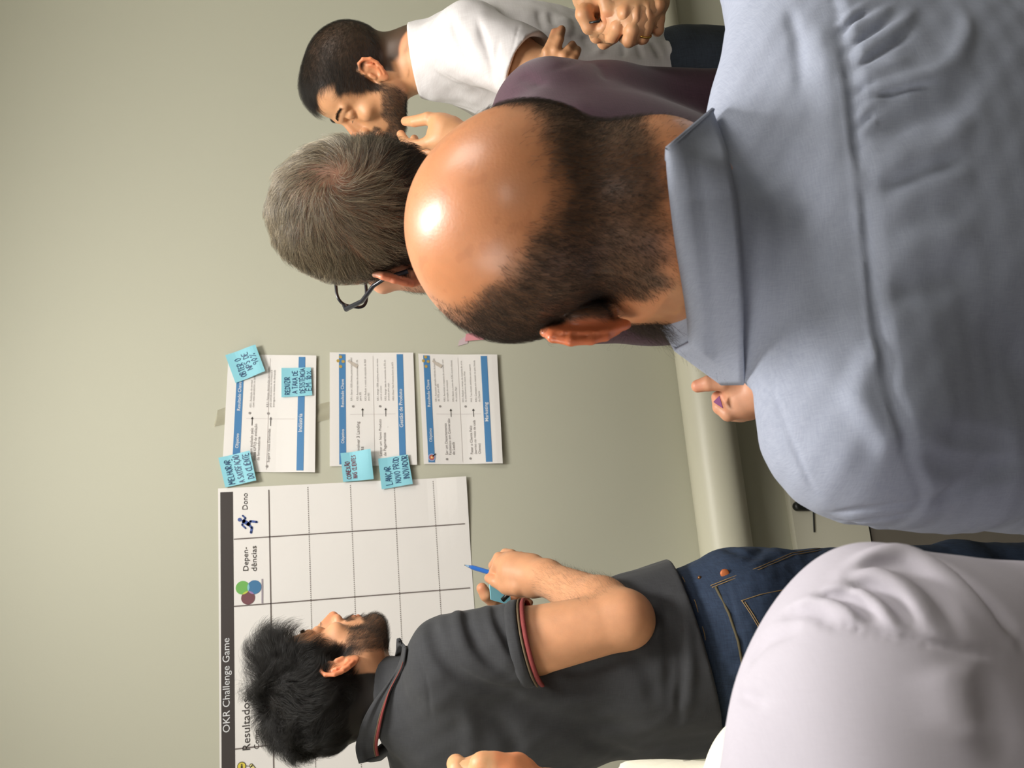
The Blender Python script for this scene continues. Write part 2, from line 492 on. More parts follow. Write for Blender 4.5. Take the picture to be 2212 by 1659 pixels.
def skin_colour(lp, base, ruddy=1.0):
    """pigment by head-local position: warmer ears, nose, lips"""
    n = len(lp); c = np.tile(np.array(base, float), (n, 1))
    def blend(m, to):
        nonlocal c
        c = c * (1 - m[:, None]) + np.array(to) * m[:, None]
    red = np.array(base) * np.array([1.12, .70, .60])
    ear = ss(.074, .088, np.abs(lp[:, 1])) * ss(-.045, -.03, lp[:, 2]) * ss(.045, .035, lp[:, 2])
    blend(ear * .75 * ruddy, red)
    nose = ss(.098, .115, lp[:, 0]) * ss(-.045, -.03, lp[:, 2])
    blend(nose * .5 * ruddy, red)
    lips = ss(.088, .094, lp[:, 0]) * ss(-.0675, -.064, lp[:, 2]) * ss(-.044, -.047, lp[:, 2]) * ss(.026, .018, np.abs(lp[:, 1]))
    blend(lips * .6, np.array(base) * np.array([.92, .52, .50]))
    return c
def tips(V, c, pts, base, r=.0075):
    for p in pts:
        m = np.exp(-(((V - p) ** 2).sum(1)) / r ** 2)[:, None] * .75; c = c * (1 - m) + np.clip(np.array(base) * np.array([1.12, .86, .88]), 0, 1) * m
    return c
def hair(name, head, roots, comb, length, height, mat_, parent, seg=6, radius=.00006, lift=.3, wild=.15, jit=.25, tip=.35, seed=1, curl=0.0, S=None, clump=0.0):
    """strands grown from scalp points (head-local) along a comb field, kept at a height over the skull"""
    r = np.random.default_rng(seed); n = len(roots)
    Ls = np.asarray(length) * (1 + jit * r.normal(size=n)).clip(.35, 1.8)
    lay = r.uniform(.15, 1.0, n) * (0 if height is None else np.asarray(height))
    p = roots.copy(); S = S or head.skull; out = [p]
    g0 = S.grad(p, 2e-3); d0 = np.minimum(S.eval(p), .004)
    wd = r.normal(size=(n, 3)) * wild
    cph = r.uniform(0, 6.28, (n, 3))
    for k in range(seg):
        g = S.grad(p, 2e-3)
        c = comb(p); c = c + wd - ((c + wd) * g).sum(1)[:, None] * g
        c /= np.linalg.norm(c, axis=1)[:, None] + 1e-9
        if curl: c = c + curl * np.sin(cph + k * 1.9)
        t = (k + 1) / seg
        lf = lift * (1 - t) if height is not None else lift
        dr = c + g * lf
        dr /= np.linalg.norm(dr, axis=1)[:, None]
        p = p + dr * (Ls / seg)[:, None]
        if height is not None:
            want = d0 + lay * np.sin(min(1, t * 1.5) * PI / 2)
            dn = S.eval(p)
            p = p + g * ((want - dn) * .55)[:, None] * (np.abs(dn) < .5)[:, None]
        out.append(p)
    pts = np.stack(out, 1)                       # n, seg+1, 3
    if clump:                                    # gather strands into locks that tighten towards the tips
        ncl = max(20, n // 45); gi = r.choice(n, ncl, replace=False); near = np.empty(n, int)
        for i in range(0, n, 2000): near[i:i + 2000] = ((roots[i:i + 2000, None] - roots[gi][None]) ** 2).sum(-1).argmin(1)
        w = clump * np.linspace(0, 1, seg + 1)[None, :, None] ** 1.3 * r.uniform(.4, 1, n)[:, None, None]
        tgt = pts[gi][near]; pts = pts * (1 - w) + (tgt + (roots - roots[gi][near])[:, None] * .25) * w
    ww = head.w(pts.reshape(-1, 3)).astype(np.float32)
    return strands(name, ww, n, seg + 1, radius * head.s, tip, mat_, parent)
def strands(name, ww, n, m, radius, tip, mat_, parent):
    cu = bpy.data.hair_curves.new(name)
    cu.add_curves([m] * n)
    cu.position_data.foreach_set('vector', np.asarray(ww, np.float32).ravel())
    a = cu.attributes.get('radius') or cu.attributes.new('radius', 'FLOAT', 'POINT')
    rad = np.tile(np.linspace(1, tip, m), n) * radius
    a.data.foreach_set('value', rad.astype(np.float32))
    cu.materials.append(mat_)
    o = bpy.data.objects.new(name, cu); COL.objects.link(o)
    if parent is not None:
        o.parent = parent; o.matrix_parent_inverse = Matrix.Translation(-Vector(parent.location))
    return o
class Local:
    """a world field seen in head-local coordinates"""
    def __init__(s, head, f): s.h, s.f = head, f
    def eval(s, p): return s.f.eval(s.h.w(p)) / s.h.s
    def grad(s, p, e=1e-3):
        d = s.eval(p); g = np.empty_like(p)
        for a in range(3):
            o = np.zeros(3); o[a] = e; g[:, a] = s.eval(p + o) - d
        return g / (np.linalg.norm(g, axis=1)[:, None] + 1e-12)
def set_scalp(head, V, F):
    a = V[F[:, 0]]; ar = np.linalg.norm(np.cross(V[F[:, 1]] - a, V[F[:, 3]] - a), axis=1); head.cache = (V, F, ar / ar.sum())
def scalp(head, dens, n, seed=3, h=.004):
    """random points on the head, kept with probability dens(local point)"""
    r = np.random.default_rng(seed)
    if not hasattr(head, 'cache'):
        V, F = surface(head.sdf, h, relax=1)
        a = V[F[:, 0]]; ar = np.linalg.norm(np.cross(V[F[:, 1]] - a, V[F[:, 3]] - a), axis=1)
        head.cache = (V, F, ar / ar.sum())
    V, F, ar = head.cache
    out = []; tot = 0
    while tot < n:
        i = r.choice(len(F), n, p=ar); u, v = r.uniform(size=(2, n, 1))
        q = V[F[i]]
        p = (q[:, 0] * (1 - u) + q[:, 1] * u) * (1 - v) + (q[:, 3] * (1 - u) + q[:, 2] * u) * v
        ok = r.uniform(size=n) < dens(p)
        p = p[ok]; out.append(p); tot += len(p)
        if len(out) > 30: break
    return np.concatenate(out)[:n]
# ------------------------------------------------------------------ room shell
R_ = ROOM
wall_m = noisy(mat('wall_paint', srgb(194, 193, 174), .62), srgb(195, 194, 175), srgb(190, 189, 171), scale=1.3, bump=.12, bscale=160, bdist=.0012)
def slab(name, lo, hi, m):
    mb = MB(); lo = np.array(lo, float); hi = np.array(hi, float)
    mb.box((lo + hi) / 2, hi - lo); return tag(mb.build(name, m), kind='structure')
x0, x1, y0, y1, hh = R_['x0'], R_['x1'], R_['y0'], R_['y1'], R_['h']
slab('wall_back', (x0 - .1, y1, 0), (x1 + .1, y1 + .12, hh), wall_m)
slab('wall_left', (x0 - .12, y0 - .1, 0), (x0, y1, hh), wall_m)
slab('wall_right', (x1, y0 - .1, 0), (x1 + .12, y1, hh), wall_m)
slab('wall_front', (x0, y0 - .12, 0), (x1, y0, hh), noisy(mat('grey_wall_paint', srgb(120, 118, 112), .7), srgb(122, 120, 114), srgb(114, 112, 107), scale=1.5))
slab('floor', (x0 - .12, y0 - .12, -.1), (x1 + .12, y1 + .12, 0), noisy(mat('floor_vinyl', srgb(84, 78, 70), .45), srgb(86, 80, 72), srgb(74, 69, 62), scale=6))
slab('ceiling', (x0 - .12, y0 - .12, hh), (x1 + .12, y1 + .12, hh + .1), mat('ceiling_paint', srgb(222, 220, 210), .8))
white_metal = mat('white_metal', srgb(225, 224, 218), .4)
glow = bpy.data.materials.new('lamp_glow'); glow.use_nodes = True
e_ = glow.node_tree.nodes.new('ShaderNodeEmission'); e_.inputs[0].default_value = (1, .95, .86, 1); e_.inputs[1].default_value = 3.0
glow.node_tree.links.new(e_.outputs[0], glow.node_tree.nodes['Material Output'].inputs[0])
for i, (lx, ly, lw, ax_, ay_) in enumerate(LAMPS):
    t = empty('ceiling_light', (lx, ly, hh), label=['square recessed ceiling panel above the group', 'ceiling panel over the left part of the room', 'ceiling panel behind the viewer', 'ceiling panel over the right part of the room'][i], cat='ceiling light', group='ceiling light panels')
    mb = MB()
    for sx, sy, wx, wy in ((-1, 0, .03, ay_ + .06), (1, 0, .03, ay_ + .06), (0, -1, ax_, .03), (0, 1, ax_, .03)):
        mb.box((lx + sx * (ax_ / 2 + .015), ly + sy * (ay_ / 2 + .015), hh - .012), (wx, wy, .024))
    mb.build('frame', white_metal, t)
    MB().box((lx, ly, hh - .006), (ax_, ay_, .012)).build('diffuser', glow, t)

# ------------------------------------------------------------------ horizontal pipe and the outlet below it
pipe_m = noisy(mat('painted_pipe', srgb(205, 202, 180), .42), srgb(206, 203, 182), srgb(199, 196, 176), scale=3, bump=.08, bscale=120)
pr = .070; pz = .482; py = y1 - pr - .002
tp = empty('wall_pipe', (.3, py, pz), label='thick cream painted pipe running level along the lower wall', cat='pipe')
mb = MB(); mb.tube([(x0 + .01, py, pz), (-.9, py, pz), (.3, py, pz), (1.6, py, pz), (x1 - .01, py, pz)], pr, n=48); mb.build('pipe', pipe_m, tp, True)
for xx in (-1.3, 1.9): MB().tube([(xx - .03, py, pz), (xx + .03, py, pz)], pr + .003, n=48).build('coupling', pipe_m, tp, True)
to = empty('wall_outlet', (.23, y1, .18), label='white wall box with a black latch low on the wall under the pipe', cat='outlet box')
pw = [W(1693, 1052), W(1716, 1190)]
MB().box((.165, y1 - .012, .125), (.27, .024, .235)).build('cover_plate', mat('plate_plastic', srgb(214, 211, 192), .35), to)
blk = mat('black_plastic', srgb(24, 26, 24), .4)
a = W(1722, 1094, y1 - .03); b = W(1765, 1094, y1 - .03)
s_ = Sdf(); s_.cone(a, b, .013, .013, k=.001); s_.cone(b, b + np.array([0, .03, 0]), .009, .009, k=.006)
V_, F_ = surface(s_, .0025); mesh_from('latch', V_, F_, blk, to)
a = W(1757, 1102, y1 - .026); b = W(1759, 1150, y1 - .026)
MB().tube([a, b], .0022, n=8).build('latch_rod', blk, to)

# ------------------------------------------------------------------ print helpers (all print lies on the wall plane)
def lay_mesh(o, off):
    """move a wall-plane mesh onto its sheet: y = wall - off(x, z)"""
    me = o.data; n = len(me.vertices); c = np.empty(n * 3, np.float32); me.vertices.foreach_get('co', c); c = c.reshape(-1, 3)
    c[:, 1] = c[:, 1] - off(c[:, 0], c[:, 2]); me.vertices.foreach_set('co', c.ravel()); me.update()
def text_mesh(s, start, end, bold=0.0, h=None):
    """mesh data of a text line whose baseline runs start -> end (points on the wall)"""
    cu = bpy.data.curves.new('text', 'FONT'); cu.body = s; cu.size = 1.0; cu.offset = bold; cu.resolution_u = 3
    ob = bpy.data.objects.new('text', cu); COL.objects.link(ob)
    bpy.context.view_layer.update()
    me = bpy.data.meshes.new_from_object(ob.evaluated_get(bpy.context.evaluated_depsgraph_get()))
    bpy.data.objects.remove(ob); bpy.data.curves.remove(cu)
    V = np.array([v.co[:] for v in me.vertices]); F = [tuple(p.vertices) for p in me.polygons]
    bpy.data.meshes.remove(me)
    x_0, x_1 = V[:, 0].min(), V[:, 0].max()
    d = np.array(end) - np.array(start); ln = np.hypot(d[0], d[2]); ex = d / ln; ez = np.array([-ex[2], 0, ex[0]])
    k = ln / (x_1 - x_0); kh = k if h is None else h / .72
    return np.array(start) + ((V[:, 0:1] - x_0) * k) * ex + (V[:, 1:2] * kh) * ez, F
def texts(name, lines, m, parent, lift, off=None, bold=0.0):
    for ln in lines:
        s, a, b = ln[:3]
        V, F = text_mesh(s, W(*a), W(*b), bold, ln[3] if len(ln) > 3 else None); o = MB().add(V - np.array([0, lift, 0]), F).build(name, m, parent)
        if off: lay_mesh(o, off)
def strip(mb, a, b, w, lift):
    a = np.array(a, float); b = np.array(b, float); d = nrm([b[0] - a[0], 0, b[2] - a[2]]); n_ = np.array([-d[2], 0, d[0]]) * w / 2
    k = max(1, int(np.linalg.norm(b - a) / .02)); y_ = np.array([0, lift, 0])
    for i in range(k):
        p, q = a + (b - a) * i / k, a + (b - a) * (i + 1) / k
        mb.quad(p - n_ - y_, q - n_ - y_, q + n_ - y_, p + n_ - y_)
def disc(mb, c, r, lift, n=28):
    mb.add([(c[0] + r * math.cos(2 * PI * i / n), c[1] - lift, c[2] + r * math.sin(2 * PI * i / n)) for i in range(n)], [tuple(range(n))])
def sheet(name, q, m, parent, off, th=.0004, n=14):
    """paper through four corners (tl, tr, br, bl), gridded so that it can curl"""
    q = [np.array(p, float) for p in q]; V = []
    for side in (0, 1):
        for j in range(n + 1):
            for i in range(n + 1):
                s, t = i / n, j / n
                p = (q[0] * (1 - s) + q[1] * s) * (1 - t) + (q[3] * (1 - s) + q[2] * s) * t
                V.append(p + np.array([0, -off(p[0], p[2]) + side * th, 0]))
    k = n + 1; F = []
    for j in range(n):
        for i in range(n):
            a = j * k + i; F.append((a, a + k, a + k + 1, a + 1)); b_ = a + k * k; F.append((b_, b_ + 1, b_ + k + 1, b_ + k))
    for i in range(n):
        for a, b_ in ((i, i + 1), (n * k + i + 1, n * k + i), ((i + 1) * k, i * k), (i * k + n, (i + 1) * k + n)):
            F.append((a, b_, b_ + k * k, a + k * k))
    return mesh_from(name, V, F, m, parent, False)
paper_m = noisy(mat('paper', srgb(238, 234, 230), .55), srgb(240, 236, 232), srgb(234, 231, 227), scale=9, bump=.05, bscale=60)
ink = mat('dark_ink', srgb(62, 56, 52), .6); grey_ink = mat('grey_ink', srgb(150, 145, 142), .6); white_ink = mat('white_print', srgb(226, 228, 230), .55)
blue_m = mat('blue_band', srgb(78, 134, 184), .5); band_m = mat('charcoal_band', srgb(66, 60, 58), .45)
line_m = mat('grid_line', srgb(112, 102, 98), .6)

# ------------------------------------------------------------------ big planning poster
PX0, PX1, PZ0, PZ1 = -.56, .331, 1.157, 1.769
tpst = empty('planning_poster', (0, y1, PZ0), label='large white paper poster with charcoal title band and an empty grid', cat='poster')
zero = lambda x, z: .0015 + 0 * x
pl_off = lambda x, z: .0015 + .010 * ss(PZ0 + .10, PZ0, z) * ss(.10, .33, x)
sheet('paper', [(PX0, y1, PZ1), (PX1, y1, PZ1 + .001), (PX1, y1, PZ0), (PX0, y1, PZ0)], paper_m, tpst, pl_off, n=24)
zb0, zb1 = W(503.5, 1100)[2], W(476, 1100)[2]; xr = W(490, 1063)[0]
mb = MB(); n = 60
for i in range(n):
    a, b = PX0 + .012 + (xr - PX0 - .012) * i / n, PX0 + .012 + (xr - PX0 - .012) * (i + 1) / n
    mb.quad((a, y1 - .0006, zb0), (b, y1 - .0006, zb0), (b, y1 - .0006, zb1), (a, y1 - .0006, zb1))
lay_mesh(mb.build('title_band', band_m, tpst), pl_off)
texts('title_text', [('OKR Challenge Game', (496.5, 1581), (495.5, 1378), .0160)], white_ink, tpst, .0012, pl_off)
texts('printed_text', [('Dono', (534.6, 1100.6), (534.6, 1065.5), .0128), ('Depen-', (536.5, 1232.6), (535.5, 1182), .0128), ('dências', (554.5, 1233.5), (553.5, 1179), .0128),
                       ('Resultados', (540.4, 1619), (538.5, 1508), .0178), ('Como', (559.5, 1617), (559.0, 1576), .0116)], ink, tpst, .0012, pl_off)
mb = MB(); lw_ = .0026
zl = W(583, 1200)[2]; xe = W(582, 1058)[0]
def rule(a, b):
    mb = MB(); strip(mb, a, b, lw_, .0012); lay_mesh(mb.build('ruled_line', line_m, tpst), pl_off)
rule((PX0 + .012, y1, zl), (xe, y1, zl))
for top, bot in (((505, 1165), (1003, 1132)), ((505, 1310), (1015, 1270))):
    rule(W(*top), W(*bot))
b_ = W(540, 1640)
xl_ = 2 * W(505, 1310)[0] - W(505, 1165)[0] - .16
rule((xl_, y1, zb0), (xl_, y1, PZ0 + .01))
mb = MB()
for (X, Y) in ((666, 1100), (758.5, 1100), (853.5, 1100), (938, 1090)):
    z = W(X, Y)[2]; x = PX0 + .012
    while x < xe:
        mb.quad((x, y1 - .0012, z - .001), (x + .0022, y1 - .0012, z - .001), (x + .0022, y1 - .0012, z + .001), (x, y1 - .0012, z + .001)); x += .0046
tag(mb, None) if False else lay_mesh(tag(mb.build('dotted_line', line_m, tpst), kind='stuff'), pl_off)
z4 = lambda X, Y: W(440 + X / 5.53, 1040 + Y / 5.53)
mb = MB()
def thick(pts, w):
    for a, b in zip(pts, pts[1:]): strip(mb, z4(*a), z4(*b), w, .0014)
    for a in pts: disc(mb, z4(*a), w / 2, .0014, 12)
disc(mb, z4(430, 458), .0046, .0014)
thick([(478, 476), (535, 512)], .0095); thick([(530, 512), (575, 553), (565, 612)], .0055); thick([(530, 512), (560, 476), (633, 486)], .0055)
thick([(474, 478), (458, 520), (500, 560)], .0040); thick([(472, 470), (500, 440), (466, 410)], .0040)
lay_mesh(mb.build('running_figure_icon', mat('icon_blue', srgb(74, 96, 160), .5), tpst), pl_off)
cc = {}
for nm, c, r, col, lf in (('icon_circle', (465, 1270), 78, (116, 180, 92), .0011), ('icon_circle', (605, 1263), 80, (70, 122, 164), .0013), ('icon_circle', (530, 1390), 78, (120, 76, 82), .0012)):
    mb = MB(); p = z4(*c); rr = r / 5.53 * .00112; disc(mb, p, rr, lf, 36); cc[c] = (p, rr)
    lay_mesh(mb.build(nm, mat('circle_print', srgb(*col), .5), tpst), pl_off)
def lens(c1, c2, col, shrink=1.0):
    (p, r), (q, s) = cc[c1], cc[c2]; pts = []
    for P0, R0, P1, R1 in ((p, r, q, s), (q, s, p, r)):
        base = math.atan2(P1[2] - P0[2], P1[0] - P0[0])
        for k in range(-40, 41):
            a = base + k * .05; x, z = P0[0] + R0 * math.cos(a), P0[2] + R0 * math.sin(a)
            if math.hypot(x - P1[0], z - P1[2]) <= R1 * 1.001: pts.append((x, z))
    if len(pts) < 4: return
    cx, cz = np.mean([a for a, _ in pts]), np.mean([b for _, b in pts]); pts.sort(key=lambda t: math.atan2(t[1] - cz, t[0] - cx))
    mb = MB(); mb.add([(x, y1 - .0016, z) for x, z in pts], [tuple(range(len(pts)))])
    lay_mesh(mb.build('icon_overlap', mat('overlap_print', srgb(*col), .5), tpst), pl_off)
K = list(cc)
lens(K[0], K[1], (140, 198, 206)); lens(K[0], K[2], (196, 204, 84)); lens(K[1], K[2], (160, 130, 180))
mb = MB(); strip(mb, z4(700, 1165), z4(700, 1455), .0035, .0012); lay_mesh(mb.build('icon_base_bar', mat('bar_print', srgb(158, 148, 158), .6), tpst), pl_off)  # grey base bar printed below the circles
z8 = lambda X, Y: W(440 + X / 8.508, 1600 + Y / 8.508)
p = z8(698, 468)
mb = MB(); disc(mb, p, .0098, .0012, 30); lay_mesh(mb.build('icon_ring', ink, tpst), pl_off)
mb = MB(); disc(mb, p, .0083, .0015, 30); lay_mesh(mb.build('icon_badge', mat('yellow_print', srgb(226, 208, 84), .5), tpst), pl_off)
mb = MB(); strip(mb, z8(700, 455), z8(700, 520), .0042, .0018); disc(mb, z8(700, 438), .0018, .0018, 12)
strip(mb, z8(770, 462), z8(832, 462), .0012, .0014); lay_mesh(mb.build('icon_figure', ink, tpst), pl_off)
mb = MB(); a, b = z8(875, 455), z8(1000, 620)
strip(mb, a, b, .0090, .0012); disc(mb, a, .0045, .0012, 20); lay_mesh(mb.build('pencil_outline', ink, tpst), pl_off)
mb = MB(); strip(mb, a, b, .0062, .0015); disc(mb, a, .0031, .0015, 20); lay_mesh(mb.build('pencil_icon', mat('pencil_print', srgb(232, 222, 150), .5), tpst), pl_off)

# ------------------------------------------------------------------ three printed sheets
def lerp(a, b, t): return (a[0] + (b[0] - a[0]) * t, a[1] + (b[1] - a[1]) * t)
def make_sheet(corners, label, d, drop, side):
    """corners in photograph pixels: tl, tr, br, bl of the upright sheet; d = what is printed, in fractions of the sheet"""
    tl, tr, br, bl = [W(*c) for c in corners]
    t = empty('printed_sheet', tuple(bl), label=label, cat='sheet of paper', group='printed sheets on the wall')
    zt, zb_, xl, xr_ = tl[2], bl[2], bl[0], br[0]
    off = lambda x, z: .0030 + .011 * drop * ss(zb_ + .11, zb_, z) * (1 - .45 * ss(xl, xr_, x) * side) + .002 * ss(zt - .05, zt, z)
    sheet('paper', [tl, tr, br, bl], paper_m, t, off)
    def at(s, v):                # s along the width, v down
        p = lerp(lerp(corners[0], corners[1], s), lerp(corners[3], corners[2], s), v); return p
    def band(name, v0, v1, s0=.015, s1=.985, m=blue_m):
        mb = MB(); n = 30
        for i in range(n):
            for j in range(3):
                sa, sb = s0 + (s1 - s0) * i / n, s0 + (s1 - s0) * (i + 1) / n; va, vb = v0 + (v1 - v0) * j / 3, v0 + (v1 - v0) * (j + 1) / 3
                mb.add([W(*at(sa, vb)) - [0, .0007, 0], W(*at(sb, vb)) - [0, .0007, 0], W(*at(sb, va)) - [0, .0007, 0], W(*at(sa, va)) - [0, .0007, 0]], [(0, 1, 2, 3)])
        lay_mesh(mb.build(name, m, t), off)
    v0, v1, v2, v3 = d['bands']
    band('header_band', v0, v1); band('footer_band', v2, v3)
    hb = v1 - (v1 - v0) * .28
    def ln(s, s0, s1, v): return (s, at(s0, v), at(s1, v))
    texts('header_text', [ln('Objetivo', .20, .325, hb), ln('Resultado Chave', .52, .765, hb), ln(d['foot'], d['fs'][0], d['fs'][1], v3 - (v3 - v2) * .3)], white_ink, t, .0013, off, .012)
    texts('printed_text', [ln(*q) for q in d['left']], mat('sheet_ink', srgb(128, 120, 118), .6), t, .0012, off)
    texts('result_text', [ln(*q) for q in d['right']], grey_ink, t, .0012, off)
    vm = d['mid']; fl_m = mat('fold_line', srgb(205, 198, 196), .6)
    for a, b in (((.02, vm), (.97, vm)), ((.455, v1 + .05), (.455, v2 - .03))):
        mb = MB(); strip(mb, W(*at(*a)), W(*at(*b)), .0009, .0011); lay_mesh(mb.build('ruled_line', fl_m, t), off)
    for s0, v in d['arrows']:
        mb = MB(); a, b = at(s0, v), at(s0 + .062, v); strip(mb, W(*a), W(*b), .0014, .0012)
        c = W(*at(s0 + .075, v)); e = W(*at(s0 + .055, v)); mb.add([c - [0, .0012, 0], e + [0, -.0012, .0035], e + [0, -.0012, -.0035]], [(0, 1, 2)])
        lay_mesh(mb.build('arrow', ink, t), off)
    for s0, v in d['dots']:
        mb = MB(); p = W(*at(s0, v)); disc(mb, p, .0031, .0012, 14); lay_mesh(mb.build('bullet', grey_ink, t), off)
    if d.get('hand'):
        s0, v = d['hand']; cm_ = mat('coin_print', srgb(190, 160, 84), .5)
        for ds, dv in ((.0, 0), (.05, -.03), (.045, .03), (.085, .0)):
            mb = MB(); disc(mb, W(*at(s0 + ds, v + dv)), .0042, .0015, 14); lay_mesh(mb.build('coin_icon', cm_, t), off)
        mb = MB(); strip(mb, W(*at(s0 + .0, v + .20)), W(*at(s0 + .03, v + .13)), .009, .0015); strip(mb, W(*at(s0 + .03, v + .13)), W(*at(s0 + .055, v + .09)), .006, .0015)
        lay_mesh(mb.build('hand_icon', mat('hand_print', srgb(198, 188, 176), .5), t), off)
    if d.get('target'):
        p = W(*at(*d['target']))
        for r, c, lf in ((.0098, (168, 186, 222), .0014), (.0075, (150, 92, 120), .0016), (.0055, (222, 128, 84), .0018), (.0025, (240, 214, 160), .0020)):
            mb = MB(); disc(mb, p, r, lf, 24); lay_mesh(mb.build('target_icon', mat('target_print', srgb(*c), .5), t), off)
        mb = MB(); strip(mb, p + [.002, 0, -.002], p + [.009, 0, -.011], .0025, .0022); lay_mesh(mb.build('target_arrow', blk, t), off)
    return t, off
make_sheet([(487, 1019.5), (494, 764), (683, 770), (680, 1022)][0:4] and [(480, 1019), (494, 765), (683, 770), (680, 1022)], 'topmost printed sheet with two cyan notes, footer reading Indústria',
    dict(bands=(.105, .185, .80, .875), foot='Indústria', fs=(.345, .50), mid=.475, arrows=[(.395, .30), (.395, .505)], dots=[(.05, .48), (.50, .27), (.50, .475)],
         left=[('ser bem avaliado pelo', .10, .375, .315), ('índice KPTO de avaliação', .10, .41, .355), ('de fornecedores', .10, .30, .395), ('Sugerir novas Demandas', .085, .37, .505)],
         right=[('KR1: Avaliação de serviço', .55, .78, .285), ('com nota excelente no ano', .55, .82, .315), ('KR1: Novas demandas aprovadas', .555, .90, .475),
                ('pelo comitê interno no trimestre e', .555, .87, .505), ('entregues no sistema de demanda', .555, .87, .54)]), .9, 1)
make_sheet([(712, 1008), (712, 762), (892, 763), (900, 1005)], 'middle printed sheet on the wall, footer reading Gestão de Produto',
    dict(bands=(.11, .19, .80, .875), foot='Gestão de Produto', fs=(.335, .675), mid=.515, arrows=[(.435, .385), (.435, .655)], dots=[(.525, .275), (.525, .59)], hand=(.875, .13),
         left=[('Desenvolver 3 Landing', .045, .39, .345), ('Páginas', .045, .17, .39), ('Lançar um Novo Produto', .085, .41, .60), ('de Pagamentos', .085, .29, .65), ('–', .335, .347, .685)],
         right=[('KR1: Gerar 1000 clientes potenciais (leads)', .575, .955, .265), ('KR2: Aumentar taxa de conversão de 2%', .575, .935, .335), ('para 5%', .575, .65, .37),
                ('KR3: Reduzir o custo de aquisição de R$3', .575, .94, .43), ('para R$2', .575, .645, .465), ('KR1: Atingir 1000 usuários ativos no novo', .575, .945, .575), ('canal do produto', .575, .705, .61),
                ('KR2: Atingir taxa de conversão de 5% do', .575, .935, .665), ('produto para pago', .575, .73, .70), ('KR3: Obter Net Promote Score de 60%', .575, .915, .755)]), .5, 1)
make_sheet([(915, 1003), (903, 765), (1072, 768), (1083, 1003)], 'lowest printed sheet on the wall, footer reading Marketing',
    dict(bands=(.06, .145, .79, .87), foot='Marketing', fs=(.385, .56), mid=.50, arrows=[(.43, .38), (.43, .665)], dots=[(.045, .30), (.05, .60), (.525, .245), (.525, .57)], hand=(.885, .09), target=(.06, .105),
         left=[('Ser um Departamento', .085, .37, .315), ('Fantástico em Conversão', .085, .415, .36), ('de Leads', .085, .20, .405), ('Fazer o Cliente Feliz', .09, .35, .635), ('(sorriso no rosto de cada', .09, .40, .68), ('Cliente)', .09, .185, .73)],
         right=[('KR1: Aumentar geração indireta de leads(x2)', .57, .96, .205), ('de 10% para 20%', .57, .73, .24), ('KR2: Aumentar a resposta do contatos com', .57, .95, .315), ('aprovação de conteúdo', .57, .765, .355),
                ('KR3: Baixar o custo do CAC (custo cliente)', .57, .945, .425), ('de compra Pago', .57, .705, .465), ('KR1: Reduzir o tempo de resposta do erro', .565, .94, .55), ('de entendimento do cliente Web', .565, .845, .585),
                ('KR2: Top clientes satisfeitos com suporte', .565, .91, .655), ('KR3: Contatos em mensal no pós Venda', .565, .945, .715), ('de Cliente', .565, .665, .755)]), 1.2, 1)

# ------------------------------------------------------------------ sticky notes with handwriting
G_ = {'A': [[(0, 0), (.35, 1), (.7, 0)], [(.15, .38), (.55, .38)]], 'B': [[(0, 0), (0, 1), (.45, .9), (.4, .6), (0, .52), (.55, .4), (.5, .05), (0, 0)]], 'C': [[(.6, .85), (.35, 1), (.05, .7), (.05, .3), (.3, 0), (.6, .12)]],
      'D': [[(0, 0), (0, 1), (.5, .8), (.6, .4), (.35, .05), (0, 0)]], 'E': [[(.55, 1), (0, 1), (0, 0), (.55, 0)], [(0, .52), (.45, .52)]], 'F': [[(.55, 1), (0, 1), (0, 0)], [(0, .55), (.42, .55)]],
      'H': [[(0, 0), (0, 1)], [(.55, 0), (.55, 1)], [(0, .5), (.55, .5)]], 'I': [[(.1, 0), (.1, 1)]], 'L': [[(0, 1), (0, 0), (.5, .02)]], 'M': [[(0, 0), (.08, 1), (.38, .4), (.68, 1), (.78, 0)]],
      'N': [[(0, 0), (.02, 1), (.55, 0), (.57, 1)]], 'O': [[(.3, 1), (.02, .65), (.08, .15), (.35, 0), (.6, .35), (.52, .85), (.3, 1)]], 'P': [[(0, 0), (0, 1), (.5, .85), (.45, .5), (0, .45)]],
      'R': [[(0, 0), (0, 1), (.5, .88), (.45, .55), (0, .48), (.55, 0)]], 'S': [[(.55, .9), (.2, 1), (.05, .75), (.5, .4), (.4, .05), (0, .1)]], 'T': [[(0, 1), (.6, 1)], [(.3, 1), (.3, 0)]],
      'U': [[(0, 1), (.05, .2), (.28, 0), (.52, .2), (.55, 1)]], 'V': [[(0, 1), (.3, 0), (.6, 1)]], 'X': [[(0, 0), (.6, 1)], [(0, 1), (.6, 0)]], 'Z': [[(0, 1), (.55, 1), (0, 0), (.55, 0)]],
      '1': [[(0, .8), (.2, 1), (.2, 0)]], '0': [[(.25, 1), (.02, .5), (.25, 0), (.48, .5), (.25, 1)]], '9': [[(.5, .6), (.2, .5), (.05, .8), (.3, 1), (.5, .8), (.45, 0)]], '%': [[(0, 0), (.6, 1)], [(.05, .9), (.2, .9), (.12, .7), (.05, .9)], [(.45, .25), (.6, .25), (.52, .05), (.45, .25)]],
      '~': [[(.1, 1.15), (.25, 1.28), (.4, 1.15), (.55, 1.28)]], '^': [[(.1, 1.15), (.28, 1.35), (.45, 1.15)]], ',': [[(.3, 0), (.25, -.22)]]}
